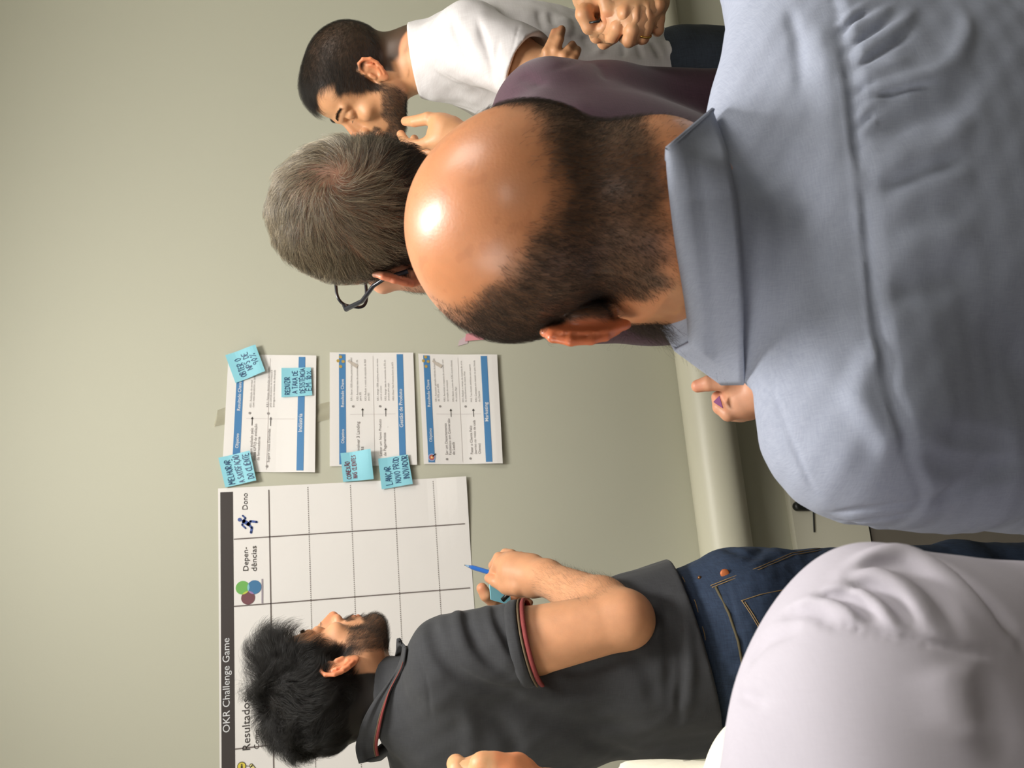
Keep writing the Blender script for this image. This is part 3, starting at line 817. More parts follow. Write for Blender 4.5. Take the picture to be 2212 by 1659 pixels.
def handwriting(lines, q, off, m, parent, w=.0016, seed=0):
    r = random.Random(seed); mb = MB(); tl, tr, br, bl = q
    ex, ez = nrm(tr - tl), nrm(tl - bl)
    Wd, Hd = np.linalg.norm(tr - tl), np.linalg.norm(tl - bl)
    for s, x, z, h, wd in lines:
        units = sum(.78 if c == 'M' else .5 if c == ' ' else .3 if c in 'I1' else .72 for c in s if c not in '~^,') or 1
        k = wd / units; cx = x
        for c in s:
            if c == ' ': cx += .5 * k; continue
            if c in '~^,': base = cx - .72 * k
            else: base = cx
            jx, jz, sc_ = r.uniform(-.02, .02), r.uniform(-.04, .04), r.uniform(.9, 1.08)
            for st in G_[c]:
                pts = [tl + ex * (base + (px_ + jx) * k * .95) * Wd - ez * (z - (pz_ * sc_ + jz) * h) * Hd for px_, pz_ in st]
                for a, b in zip(pts, pts[1:]): strip(mb, a, b, w, .0012)
            if c not in '~^,': cx += (.95 if c == 'M' else .3 if c in 'I1' else .72) * k
    lay_mesh(mb.build('handwriting', m, parent), off)
cyan_m = noisy(mat('cyan_note_paper', srgb(142, 208, 222), .6), srgb(144, 210, 224), srgb(137, 203, 218), scale=20)
pen_m = mat('blue_black_ink', srgb(44, 78, 116), .5); red_m = mat('maroon_ink', srgb(112, 74, 88), .5)
def note(corners, label, lines, m, base, curl, seed, cside=0):
    q = [W(*c) for c in corners]
    tl, tr, br, bl = q
    t = empty('sticky_note', tuple(bl), label=label, cat='sticky note', group='cyan sticky notes')
    up = nrm(tl - bl); ex = nrm(tr - tl); H = np.linalg.norm(tl - bl); Wd = np.linalg.norm(tr - tl)
    def off(x, z):
        v = ((x - bl[0]) * up[0] + (z - bl[2]) * up[2]) / H; s = ((x - bl[0]) * ex[0] + (z - bl[2]) * ex[2]) / Wd
        k = s if cside else 1 - 0 * s
        return base + curl * ss(.75, 0, v) * (.35 + .65 * k)
    sheet('paper', q, cyan_m, t, off, n=10)
    handwriting(lines, q, off, m, t, seed=seed)
note([(472, 991), (487, 1053), (553, 1038), (541, 977)][0:0] or [(487, 1054), (472, 990), (540, 976), (554, 1040)], 'cyan sticky note over the bottom left corner of the topmost sheet',
     [('MELHORAR', .06, .34, .20, .80), ('A SATISFAC,A~O', .04, .64, .20, .93), ('DO CLIENTE', .10, .95, .20, .86)], pen_m, .008, .010, 1)
note([(509, 829), (487, 769), (552, 749), (573, 806)], 'cyan sticky note tilted over the upper right corner of the topmost sheet',
     [('OBTER O', .10, .42, .20, .66), ('NPS DE', .24, .66, .20, .62), ('90%', .32, .90, .19, .40)], pen_m, .008, .012, 2)
note([(608, 860), (608, 797), (671, 797), (674, 857)], 'cyan sticky note with four handwritten lines above the Indústria footer',
     [('REDUZIR', .08, .27, .17, .62), ('A TAXA DE', .10, .52, .17, .80), ('DESISTE^NCIA', .10, .76, .17, .84), ('EM 10%', .16, .97, .17, .66)], pen_m, .010, .006, 3)
note([(741, 1042), (735, 980), (798, 974), (806, 1037)], 'cyan sticky note with reddish writing left of the middle sheet',
     [('CONEXA~O', .08, .27, .15, .62), ('NAS CLIENTES', .10, .47, .14, .80)], red_m, .008, .022, 4, 1)
note([(824, 1058), (816, 992), (879, 984), (890, 1047)], 'cyan sticky note reading Lançar novo, overlapping poster and middle sheet',
     [('LANC,AR', .10, .36, .20, .62), ('NOVO PROD', .12, .64, .20, .84), ('INOVADOR', .20, .92, .20, .78)], pen_m, .008, .008, 5)
tape_m = mat('clear_tape', srgb(226, 222, 202), .25, Transmission_Weight=.55, Alpha=.55)
def tape(pts, label):
    q = [W(*p) for p in pts]
    o = sheet('tape_strip', q, tape_m, None, lambda x, z: .0025 + .0018 * np.sin(x * 110 + 9 * z) * np.sin(z * 90 + x * 60), th=.0002, n=16)
    tag(o, label, 'tape', 'crumpled clear tape on the wall')
tape([(462, 922), (470, 886), (492, 878), (488, 916)], 'crumpled clear tape above the topmost printed sheet')
tape([(686, 912), (684, 874), (712, 868), (711, 906)], 'crumpled clear tape above the middle printed sheet')
o = sheet('sticky_flag', [W(*p) for p in ((1004, 738), (1006, 722), (1042, 716), (1046, 734))], mat('pink_note', srgb(222, 150, 158), .6), None, lambda x, z: .004 + 0 * x, n=4)
tag(o, 'small pink sticky flag on the wall beside the bald head', 'sticky note')
o = sheet('sticky_flag', [W(*p) for p in ((989, 748), (992, 736), (1012, 722), (1010, 742))], mat('lilac_note', srgb(206, 186, 190), .6), None, lambda x, z: .002 + 0 * x, n=4)
tag(o, 'faint lilac sticky flag beside the pink one', 'sticky note')
# ------------------------------------------------------------------ bodies and clothes
def torso_frame(shL, shR, hip):
    mid = (np.asarray(shL) + shR) / 2; up = nrm(mid - hip); lf = np.asarray(shL) - shR
    lf = nrm(lf - lf @ up * up); fw = np.cross(lf, up)
    return mid, fw, lf, up
def torso(s, shL, shR, hip, inf=0.0, wide=1.0, deep=1.0, belly=0.0, neck=None, k=.04, trap=.05):
    shL, shR, hip = map(np.asarray, (shL, shR, hip)); mid, fw, lf, up = torso_frame(shL, shR, hip)
    R = np.stack([fw, lf, up], 1); hw = np.linalg.norm(shL - shR) / 2; H = np.linalg.norm(mid - hip)
    s.ell(mid - up * .13 - fw * .005, (.108 * deep + inf, hw * .86 * wide + inf, .20 + inf), k=.01, R=R)
    s.cone(shL * .86 + shR * .14 - up * .005, shR * .86 + shL * .14 - up * .005, .060 + inf, k=k)
    s.ell(mid - up * (H * .62) + fw * .012, (.108 * deep + inf, .152 * wide + inf, .20 + inf), k=.05, R=R)
    if belly: s.ell(mid - up * (H * .72) + fw * .06, (.09 + belly, .13, .13), k=.06, R=R)
    s.ell(hip + up * .02, (.118 * deep + inf, .168 * wide + inf, .14 + inf), k=.05, R=R)
    if neck is not None:
        for sh in (shL, shR): s.cone(neck, np.asarray(sh) * .62 + mid * .38 + up * .012, trap * .9 + inf * .5, trap * .85 + inf, k=.035)
    return mid, fw, lf, up
def arm(s, sh, el, wr, ru=.050, re=.040, rw=.028, inf=0.0, k=.02, fore=True):
    sh, el, wr = map(np.asarray, (sh, el, wr))
    s.cone(sh, sh + (el - sh) * .35, .058 * ru / .05 + inf, ru * 1.02 + inf, k=.035)
    s.cone(sh + (el - sh) * .35, el, ru * 1.02 + inf, re + inf, k=.02)
    if fore:
        m = el + (wr - el) * .28; s.cone(el, m, re * .98 + inf, re * 1.06 + inf, k=.014); s.cone(m, wr, re * 1.05 + inf, rw + inf, k=.014)
def finger(s, pts, r0=.0095, r1=.0070, k=.0035, k0=.007):
    n = len(pts); s.chain(pts, list(np.linspace(r0, r1, n)), k=k, k0=k0)
def hand(s, wr, F, Nn, thumb=1, curl=(30, 30, 30, 30), pip=(45, 45, 45, 45), dip=(25,) * 4, spread=6, sc_=1.0, th=None, palm=True):
    """F along the fingers, Nn out of the back of the hand, thumb=+1 if the thumb is on the N x F side"""
    wr = np.asarray(wr, float); F = nrm(F); Nn = nrm(np.asarray(Nn) - np.dot(Nn, F) * F); S = np.cross(Nn, F) * thumb
    A = lambda f, t, n: wr + (F * f + S * t + Nn * n) * sc_
    K = [A(.088, .028, .000), A(.092, .009, .003), (A(.086, -.010, .002)), A(.076, -.028, -.002)]
    R_f = [.0100, .0102, .0096, .0086]; Ln = [(.043, .026, .021), (.047, .030, .022), (.044, .028, .022), (.034, .021, .019)]
    if palm:
        for i, kk in enumerate(K): s.cone(A(.012, (.012, .004, -.006, -.014)[i], -.002), kk - Nn * .004 * sc_, .0165 * sc_, .0125 * sc_, k=.012)
        s.cone(A(.02, .014, -.010), A(.052, .030, -.014), .015 * sc_, .013 * sc_, k=.012)
        s.cone(A(.02, -.014, -.010), A(.06, -.022, -.010), .013 * sc_, .012 * sc_, k=.012)
    out = []
    for i in range(4):
        a = math.radians((spread * (1.5 - i))); d = F * math.cos(a) + S * math.sin(a); p = K[i]; pts = [p]; t = 0
        for j, (ln, c) in enumerate(zip(Ln[i], (curl[i], pip[i], dip[i]))):
            t += math.radians(c); q = d * math.cos(t) - Nn * math.sin(t); p = p + q * ln * sc_; pts.append(p)
        g = [R_f[i] * sc_, R_f[i] * .93 * sc_, R_f[i] * .84 * sc_, R_f[i] * .70 * sc_]
        s.chain(pts, g, k=.003, k0=.005); out.append(pts)
    tp = th or [(.022, .024, -.010), (.050, .044, -.016), (.078, .052, -.020), (.100, .050, -.024)]
    tp = [A(*q) for q in tp]
    s.chain(tp, [.0150 * sc_, .0125 * sc_, .0108 * sc_, .0085 * sc_], k=.004, k0=.010); out.append(tp)
    return out
def nails(name, fingers, cam_dir, m, parent, sc_=1.0):
    pass
def legs(s, hip, lf, fw, inf=0.0, spread=.09, ground=0.0, k=.03):
    hz = hip[2]
    for sg in (-1, 1):
        a = hip + lf * sg * spread - np.array([0, 0, .03]); kn = np.array([a[0], a[1], ground + .27 * (hz) / .5 * 1.0]) + fw * .015 + lf * sg * .01
        kn[2] = ground + hz * .53; an = np.array([a[0], a[1], ground + .09]) + lf * sg * .02 - fw * .01
        s.cone(a, kn, .084 + inf, .058 + inf, k=k); s.cone(kn, an, .056 + inf, .042 + inf * 1.3, k=.02)
def shoes(name, hip, lf, fw, m, parent, spread=.09):
    f2 = nrm([fw[0], fw[1], 0])
    for sg in (-1, 1):
        a = np.array([hip[0], hip[1], 0]) + lf * sg * (spread + .02); a[2] = 0; s = Sdf()
        s.cone(a + f2 * .16 + [0, 0, .034], a - f2 * .05 + [0, 0, .040], .042, .038, k=.01, flat=((0, 0, 1.0), .8)); s.cone(a - f2 * .02 + [0, 0, .045], a - f2 * .015 + [0, 0, .10], .042, .040, k=.02)
        s.plane(a + [0, 0, .004], (0, 0, -1), k=.002)
        V, F = surface(s, .008); mesh_from(name, V, F, m, parent)
def cloth(name, s, h, m, parent, split=None, hc=.009, lo=None, hi=None, relax=1):
    """mesh a garment: fine on the side of the plane split=(point, normal) that the normal points to"""
    if split is None:
        V, F = surface(s, h, lo, hi, relax=relax)
    else:                        # split: (point, normal) half space, or (centre, radius) ball, meshed finely
        pt, n = np.asarray(split[0]), split[1]
        if np.ndim(n): n = nrm(n); inside = lambda p, mg=0: (p - pt) @ n > -mg
        else: inside = lambda p, mg=0: np.linalg.norm(p - pt, axis=1) < n + mg
        V1, F1 = surface(s, h, lo, hi, relax=relax, where=inside); F1 = F1[inside(V1[F1].mean(1))]
        V2, F2 = surface(s, hc, lo, hi, relax=1, where=lambda p, mg: ~inside(p, -mg)); F2 = F2[~inside(V2[F2].mean(1), -.004)]
        V, F = merge((V1, F1), (V2, F2))
        used = np.unique(F); mp = np.zeros(len(V), int); mp[used] = np.arange(len(used)); V = V[used]; F = mp[F]
    return mesh_from(name, V, F, m, parent)
def body_mesh(name, head, sd, fine, m, parent, base, paint=None, coarse=None, hc=.012):
    """one skin mesh: fine boxes [(lo, hi, h)], then the hidden rest coarse"""
    parts = [surface(sd, h, np.array(lo), np.array(hi)) for lo, hi, h in fine]
    if coarse is not None: parts.append(surface(coarse, hc))
    V, F = merge(*parts)
    c = skin_colour(head.l(V), base) if head is not None else np.tile(np.array(base, float), (len(V), 1))
    if paint: c = paint(V, head.l(V) if head is not None else None, c)
    return mesh_from(name, V, F, m, parent, True, c)
def band(name, top, bot, m, parent, th=.0022, rows=8, bulge=.003, ctr=None, closed=False):
    """a folded cloth band lofted between two 3-D curves"""
    def cr(pts, n):
        pts = np.array(pts, float); t = np.linspace(0, len(pts) - 1, n); i = np.minimum(t.astype(int), len(pts) - 2); u = (t - i)[:, None]
        p0 = pts[np.maximum(i - 1, 0)]; p1 = pts[i]; p2 = pts[i + 1]; p3 = pts[np.minimum(i + 2, len(pts) - 1)]
        return .5 * (2 * p1 + (p2 - p0) * u + (2 * p0 - 5 * p1 + 4 * p2 - p3) * u ** 2 + (3 * p1 - p0 - 3 * p2 + p3) * u ** 3)
    n = 90; a = cr(top, n); b = cr(bot, n); c = ctr if ctr is not None else (a.mean(0) + b.mean(0)) / 2
    V = []
    for side in (0, 1):
        for j in range(rows + 1):
            t = j / rows; p = a * (1 - t) + b * t; out = p - c; up = (a - b); up /= np.linalg.norm(up, axis=1)[:, None] + 1e-9
            out = out - (out * up).sum(1)[:, None] * up; out /= np.linalg.norm(out, axis=1)[:, None] + 1e-9
            bl = bulge * math.sin(t * PI) - side * th
            if j == 0: bl = -th * .5
            V.append(p + out * bl)
    V = np.concatenate(V); k = n; F = []; o = (rows + 1) * n
    for j in range(rows):
        for i in range(n - 1):
            q = j * k + i; F.append((q, q + 1, q + k + 1, q + k)); F.append((q + o, q + k + o, q + k + 1 + o, q + 1 + o))
    for i in range(n - 1):
        F.append((i, i + o, i + 1 + o, i + 1)); q = rows * k + i; F.append((q, q + 1, q + 1 + o, q + o))
    for j in range(rows):
        q = j * k; F.append((q, q + k, q + k + o, q + o)); q = j * k + k - 1; F.append((q, q + o, q + k + o, q + k))
    return mesh_from(name, V, F, m, parent)
SKIN = {}
def skin(name, **k):
    if name not in SKIN: SKIN[name] = skin_mat(name, **k)
    return SKIN[name]

def limb_hair(name, o, a, b, rad, n, m, root, ln=.010, seed=3, side=None):
    me = o.data; k = len(me.polygons); c = np.empty(k * 3, np.float32); me.polygons.foreach_get('center', c); c = c.reshape(-1, 3).astype(float)
    nn = np.empty(k * 3, np.float32); me.polygons.foreach_get('normal', nn); nn = nn.reshape(-1, 3).astype(float)
    a, b = np.asarray(a), np.asarray(b); ab = b - a; t = ((c - a) @ ab) / (ab @ ab); q = c - a - t[:, None] * ab
    ok = (t > .05) & (t < .95) & (np.linalg.norm(q, axis=1) < rad)
    if side is not None: ok &= (nn @ side) > .1
    i = np.nonzero(ok)[0]; r = np.random.default_rng(seed); i = r.choice(i, n); p = c[i] + r.normal(size=(n, 3)) * .0008; g = nn[i]; d = nrm(ab) + r.normal(size=(n, 3)) * .35; pts = [p]
    for j in range(3): p = p + (d * .9 + g * (.55 - .25 * j)) * ln / 3; pts.append(p)
    strands(name, np.stack(pts, 1).reshape(-1, 3), n, 4, .00005, .3, m, root)
def drape(name, sd, top, bot, m, parent, wrapL=(), wrapR=(), cols=60, rows=9, gap0=.003, gap1=.007, th=.0028, lo=.45, hi=.95, roll=.004, smooth=6, endgap=.0):
    """a folded collar lying on the surfaces in sd: top edge and free edge given as photograph pixels; wrapL / wrapR: (top, bottom) world points that carry it on round the neck"""
    def cr(pts, n):
        pts = np.array(pts, float); t = np.linspace(0, len(pts) - 1, n); i = np.minimum(t.astype(int), len(pts) - 2); u = (t - i)[:, None]
        p0 = pts[np.maximum(i - 1, 0)]; p1 = pts[i]; p2 = pts[i + 1]; p3 = pts[np.minimum(i + 2, len(pts) - 1)]
        return .5 * (2 * p1 + (p2 - p0) * u + (2 * p0 - 5 * p1 + 4 * p2 - p3) * u ** 2 + (3 * p1 - p0 - 3 * p2 + p3) * u ** 3)
    a, b = cr(top, cols), cr(bot, cols); Z = np.empty((rows + 1, cols)); px = []
    for j in range(rows + 1):
        q = a + (b - a) * j / rows; px.append(q)
        for i in range(cols):
            r = ray(*q[i]); zz = np.linspace(lo, hi, 260); d = sd.eval(CAM + zz[:, None] * r); k = np.nonzero(d < 0)[0]
            Z[j, i] = zz[k[0]] if len(k) else zz[int(np.argmin(d))]
    for _ in range(smooth):
        Z[:, 1:-1] = (Z[:, :-2] + 2 * Z[:, 1:-1] + Z[:, 2:]) / 4; Z[1:-1] = (Z[:-2] + 2 * Z[1:-1] + Z[2:]) / 4
    G = np.empty((rows + 1, cols, 3))
    for j in range(rows + 1):
        g = gap0 + (gap1 - gap0) * j / rows + roll * math.sin(min(1, j / rows * 2.2) * PI)
        for i in range(cols): G[j, i] = P(px[j][i][0], px[j][i][1], Z[j, i] - g - endgap * max(0, 1 - i / (cols * .32)))
    def wrap(w, edge):
        out = []
        for t_, b_ in w:
            t_ = t_(G[0, edge]) if callable(t_) else t_; b_ = b_(G[-1, edge]) if callable(b_) else b_
            out.append(np.stack([np.asarray(t_) * (1 - j / rows) + np.asarray(b_) * j / rows for j in range(rows + 1)]))
        return out
    L_ = wrap(wrapL, 0); R2 = wrap(wrapR, -1)
    def fill(A, Bc, n=8): return [A * (1 - t) + Bc * t for t in np.linspace(0, 1, n + 1)[1:-1]]
    colsL = []
    prev = G[:, 0]
    for w in L_: colsL += fill(prev, w) + [w]; prev = w
    colsR = []; prev = G[:, -1]
    for w in R2: colsR += fill(prev, w) + [w]; prev = w
    A = np.stack(colsL[::-1] + [G[:, i] for i in range(cols)] + colsR, 1); n = A.shape[1]
    du = np.gradient(A, axis=1); dv = np.gradient(A, axis=0); nn = np.cross(du, dv); nn /= np.linalg.norm(nn, axis=2)[..., None] + 1e-9
    mid = A[rows // 2, n // 2]; 
    if nn[rows // 2, n // 2] @ (CAM - mid) < 0: nn = -nn
    Bk = A - nn * th
    V = np.concatenate([A.reshape(-1, 3), Bk.reshape(-1, 3)]); o = (rows + 1) * n; F = []
    for j in range(rows):
        for i in range(n - 1):
            q = j * n + i; F += [(q, q + 1, q + n + 1, q + n), (q + o, q + n + o, q + n + 1 + o, q + 1 + o)]
    for i in range(n - 1): q = rows * n + i; F += [(i, i + o, i + 1 + o, i + 1), (q, q + 1, q + 1 + o, q + o)]
    for j in range(rows): q = j * n; r_ = q + n - 1; F += [(q, q + n, q + n + o, q + o), (r_, r_ + o, r_ + n + o, r_ + n)]
    return mesh_from(name, V, F, m, parent), A

def sleeve(g, sh, el, t, r0, r1, inner, k=.03):
    """a short sleeve that ends at fraction t of the upper arm, open at the cuff"""
    sh, el = np.asarray(sh, float), np.asarray(el, float); ax = el - sh; c = sh + ax * t; q = Sdf()
    q.cone(sh, c + ax * .15, r0, r1, k=.001); q.plane(c, ax, k=.003); q.cone(c - ax * .03, c + ax * .4, inner, inner, k=.002, op='s')
    g.group(q, k=k); return c, ax
# ------------------------------------------------------------------ hair and beard regions (head-local)
def hair_region(l, hx=0.0, soft=.006, nape=-.078, temple=0.0):
    x, y, z = l[:, 0], l[:, 1], l[:, 2]; ay = np.abs(y)
    xb = np.interp(z, [-.03, 0, .03, .05, .07, .09, .11, .14], [.010, .020, .034, .046, .062, .080, .12, .2]) + hx
    xb = xb - temple * ss(.015, .045, ay) * ss(.05, .075, z) + .003 * vnoise(l, 60, 1)
    zb = np.interp(x, [-.2, -.065, -.040, -.025, -.012, .006, .012, .03], [nape, nape, nape + .014, -.040, .026, .034, -.022, -.024])
    m = ss(xb + soft, xb - soft, x) * ss(zb - soft * 1.3, zb + soft * 1.3, z)
    ear = ss(.080, .087, ay) * ss(.048, .04, z) * ss(-.05, -.04, z)
    return np.clip(m * (1 - ear), 0, 1) * (np.abs(l).max(1) < .17)
def beard_region(l, cheek=-.012, soft=.007, must=1.0, full=1.0):
    x, y, z = l[:, 0], l[:, 1], l[:, 2]; ay = np.abs(y)
    top = cheek - .42 * (x - .012) - .02 * ss(.06, .08, x) * ss(.02, .035, ay)
    m = ss(top + soft, top - soft, z) * ss(.000, .012, x) * ss(-.118, -.105, z + .10 * np.clip(.04 - x, 0, .04))
    m = m * (1 - ss(.078, .083, ay))
    mouth = ss(-.066, -.064, z) * ss(-.046, -.048, z) * ss(.027, .024, ay) * ss(.085, .09, x)
    up = must * ss(-.0335, -.037, z) * ss(-.052, -.049, z) * ss(.033, .028, ay) * ss(.082, .088, x)
    m = m * (np.abs(l).max(1) < .17)
    bare = ss(.070, .078, x) * ss(-.072, -.068, z) * ss(.018, .010, ay) * 0
    return np.clip(np.maximum(m * full * (1 - ss(.062, .075, x) * ss(-.064, -.060, z) * 1.0), up) * (1 - mouth) * (1 - bare), 0, 1)
def col3(a, b, c, n): return np.column_stack([np.full(n, a), np.full(n, b), np.full(n, c)]) if not hasattr(a, '__len__') else np.column_stack([a, b, c])
def brows(name, hd, m, root, seed=11, sides=(-1, 1), n=700):
    r = np.random.default_rng(seed)
    t = r.uniform(0, 1, n); sg = r.choice(sides, n)
    y = .010 + .036 * t; x = .098 - .017 * t ** 2; z = .0375 + .006 * np.sin(t * 2.4) + r.normal(size=n) * .0022 * (1 - .5 * t)
    p = np.column_stack([x, sg * y, z])
    for _ in range(3):
        d = hd.sdf.eval(p); g = Local(hd, hd_world(hd)).grad(p) if False else None
        gg = np.empty_like(p)
        for a in range(3):
            o = np.zeros(3); o[a] = 1e-3; gg[:, a] = hd.sdf.eval(p + o) - d
        gg /= np.linalg.norm(gg, axis=1)[:, None] + 1e-9; p = p - gg * (d - .0002)[:, None]
    pts = [p]; d0 = np.column_stack([-.25 + 0 * t, sg * (1.0 + 0 * t), .35 - .7 * t])
    for k in range(3):
        p = p + (d0 * .0026 + gg * .0008) + r.normal(size=(n, 3)) * .0003; pts.append(p)
    strands(name, hd.w(np.stack(pts, 1).reshape(-1, 3)), n, 4, .00013, .4, m, root)
def lashes(name, hd, m, root, sides=(-1, 1)):
    out = []
    for sg in sides:
        for k in range(26):
            t = k / 25; y = sg * (.020 + .024 * t); x = .0925 - 3.2 * (abs(y) - .030) ** 2 / .03 * .4; z = .0100 - .5 * (t - .5) ** 2 * .004
            b = np.array([x, y, z]); out += [b, b + [.0022, sg * .001, -.0015], b + [.0045, sg * .002, -.0016]]
    strands(name, hd.w(np.array(out)), len(out) // 3, 3, .00009, .4, m, root)
# ------------------------------------------------------------------ bald man in the light blue shirt, seen from behind
def bald_man():
    ear = P(1278, 712, .70)
    hd = Head(ear, 1, 112, -14, 0, 1.03, dict(br=1.06, fat=1, flare=38, hi=1.03), px=(1278, 712))
    hip = np.array([.33, .67, .80])
    shL = P(1862, 918, .70); shR = P(1735, -90, .84)
    neck = P(1560, 612, .75)
    root = empty('person', (hip[0], hip[1], 0), label='balding man in a light blue shirt seen from behind, dark hair fringe and beard', cat='person')
    nb = hd.w((-.040, .016, -.045))
    def build(inf=-.026, neck_=None):
        s = Sdf(); mid, fw, lf, up = torso(s, shL, shR, hip, inf=inf, wide=1.05, deep=1.04, neck=neck_)
        return s, mid, fw, lf, up
    s, mid, fw, lf, up = build()
    elL = shL + nrm(-up + fw * .16 + lf * .10) * .27; wrL = elL + nrm(fw * .50 - lf * .80 + up * .1) * .24
    elR = shR + nrm(-up + fw * .10 - lf * .16) * .27; wrR = elR + nrm(fw * .50 + lf * .75 + up * .05) * .24
    hd.add_to(s, k=.02)
    s.cone(nb, neck + fw * .012 - up * .03, .053, .054, k=.022)
    s.cone(hd.w((-.055, .008, -.035)), neck - fw * .006 - up * .03, .044, .046, k=.03)
    arm(s, shL, elL, wrL); arm(s, shR, elR, wrR); legs(s, hip, lf, fw)
    hand(s, wrL, fw * .2 - lf, up, -1); hand(s, wrR, fw * .2 + lf, up, 1)
    lo = hd.O - .22; hi = hd.O + .18
    paint_base = np.array(srgb(200, 134, 92))
    def paint(V, l, c):
        # dark stubble tone on the scalp where the fringe grows
        m = fringe(l) * .8 * (1 - ss(.082, .087, np.abs(l[:, 1])) * ss(.05, .04, l[:, 2]))
        c = c * (1 - m[:, None]) + np.array(srgb(72, 56, 44)) * m[:, None]
        sp = ss(.82, .95, vnoise(l, 90, 1)) * .12
        return c * (1 - sp[:, None] * np.array([.6, .8, .8]))
    def fringe(l):
        x, y, z = l[:, 0], l[:, 1], l[:, 2]
        phi = np.degrees(np.arctan2(np.abs(y), -x + .01))
        top = .026 + .076 * ss(14, 72, phi) - .03 * ss(100, 125, phi) + .006 * vnoise(l, 26) + .003 * vnoise(l, 80, 1)
        m = ss(top + .017, top - .019, z) * ss(-.060, -.038, z + .006 * vnoise(l, 40, 2) - .038 * ss(55, 85, phi)) * ss(.075, .055, x)
        return np.clip(m * (1 - ss(.012, .03, x) * ss(.0, -.02, z)), 0, 1)
    V1, F1 = surface(s, .0019, lo=np.array([lo[0], lo[1], hd.O[2] - .15]), hi=hi)
    V2, F2 = surface(s, .011, hi=np.array([9, 9, hd.O[2] - .13]))
    set_scalp(hd, hd.l(V1), F1); LB = Local(hd, s); V, F = merge((V1, F1), (V2, F2)); l = hd.l(V)
    mesh_from('body', V, F, skin('scalp_skin', rough=.42, bump=.16, coat=.2), root, True, paint(V, l, skin_colour(l, paint_base, 1.2)))
    # hair fringe, short
    dens = lambda p: fringe(p) * (1 - ss(.079, .086, np.abs(p[:, 1])) * ss(.05, .03, p[:, 2]) * ss(-.05, -.035, p[:, 2])) + .06 * ss(-.10, -.08, p[:, 2]) * ss(-.03, -.05, p[:, 0]) * ss(-.04, -.06, p[:, 2])
    pts = scalp(hd, dens, 30000, 5)
    hm = hair_mat('dark_brown_hair', srgb(38, 30, 25), srgb(78, 63, 50), .5)
    comb = lambda p: np.column_stack([.25 + 0 * p[:, 0], 0 * p[:, 0], -1 + 0 * p[:, 0]]) + .25 * np.column_stack([vnoise(p, 20, 1), vnoise(p, 20, 2), 0 * p[:, 0]])
    zf = ss(-.06, .02, pts[:, 2])
    hair('hair', hd, pts, comb, .0075 * (.35 + .65 * zf), .0035, hm, root, seg=3, radius=.00007, lift=.55, wild=.3, seed=2, S=LB)
    # beard along the jaw
    bd = lambda p: ss(.010, .028, p[:, 0]) * ss(-.020, -.038, p[:, 2]) * ss(-.13, -.10, p[:, 2])
    pts = scalp(hd, bd, 9000, 8)
    hair('beard', hd, pts, lambda p: np.column_stack([.4 + 0 * p[:, 0], np.sign(p[:, 1]) * .35, -.7 + 0 * p[:, 0]]), .030, None, hair_mat('beard_hair', srgb(40, 33, 28), srgb(80, 66, 52), .55), root, seg=5, radius=.00008, lift=.6, wild=.35, curl=.45, seed=4, S=LB)
    # ---- shirt
    sh_m = weave(mat('blue_linen', srgb(152, 159, 176), .85), srgb(147, 154, 172), srgb(161, 167, 184), scale=2000, bump=.18, big=None)
    g, *_ = build(.014, neck)
    arm(g, shL, elL, elL + (wrL - elL) * .7, .054, .050, .040, inf=.014); arm(g, shR, elR, elR + (wrR - elR) * .7, .054, .046, .036, inf=.014)
    cut_ = P(1530, 540, .665); q_ = Sdf(); q_.cone(nb, neck + fw * .012 - up * .03, .064, .066, k=.001); q_.cone(hd.w((-.055, .008, -.035)), neck - fw * .006 - up * .03, .053, .056, k=.03)
    q_.plane(cut_, up + fw * .35, k=.004); g.group(q_, k=.03)
    base = Sdf(); base.ops = list(g.ops)
    # yoke seam across the back and the gathers that hang from it
    yk = base.pix([(1800, 20), (1830, 160), (1852, 330), (1872, 500), (1893, 690), (1925, 850), (1962, 990), (1990, 1080)])
    arms = base.pix([(1792, 1108), (1850, 1102), (1920, 1094), (1990, 1082)])
    ykx = np.array(yk); order = np.argsort(ykx[:, 0])
    def gather(p):
        zs = np.interp(p[:, 0], ykx[order, 0], ykx[order, 2]); b = zs - p[:, 2]
        ys = np.interp(p[:, 0], ykx[order, 0], ykx[order, 1])
        back = ss(.12, .07, np.abs(p[:, 1] - ys) - .3 * np.clip(b, 0, .3))
        right = ss(.235, .30, p[:, 0])
        env = ss(0, .003, b) * back
        u = p[:, 0] + .35 * b
        puff = -.0035 * ss(0, .010, b) * np.exp(-np.clip(b, 0, 1) / .05)
        w1 = np.abs(np.sin(u * 230 + 1.5 * np.sin(u * 60))) * .0012 * np.exp(-np.clip(b, 0, 1) / .015) * right
        w2 = 0
        w3 = vnoise(p * np.array([1, 1, .22]), 9, 1) * .0030 * ss(.02, .12, b)
        return env * (puff + w1 + w2 + w3)
    g.disp(gather, (.25, .62, 1.05), .5)
    g.disp(lambda p: .0022 * vnoise(p * np.array([1., 1, .6]), 11, 2) + .0008 * vnoise(p, 34, 0))
    g.crease(yk, .0030, .0024); g.crease(arms, .0030, .0030); g.crease(base.pix([(1800, 1128), (1860, 1124), (1925, 1116), (1985, 1104)]), .0028, .0024)
    off = [q + np.array([0, 0, .0065]) for q in yk]; g.crease(off, .0028, -.0012)
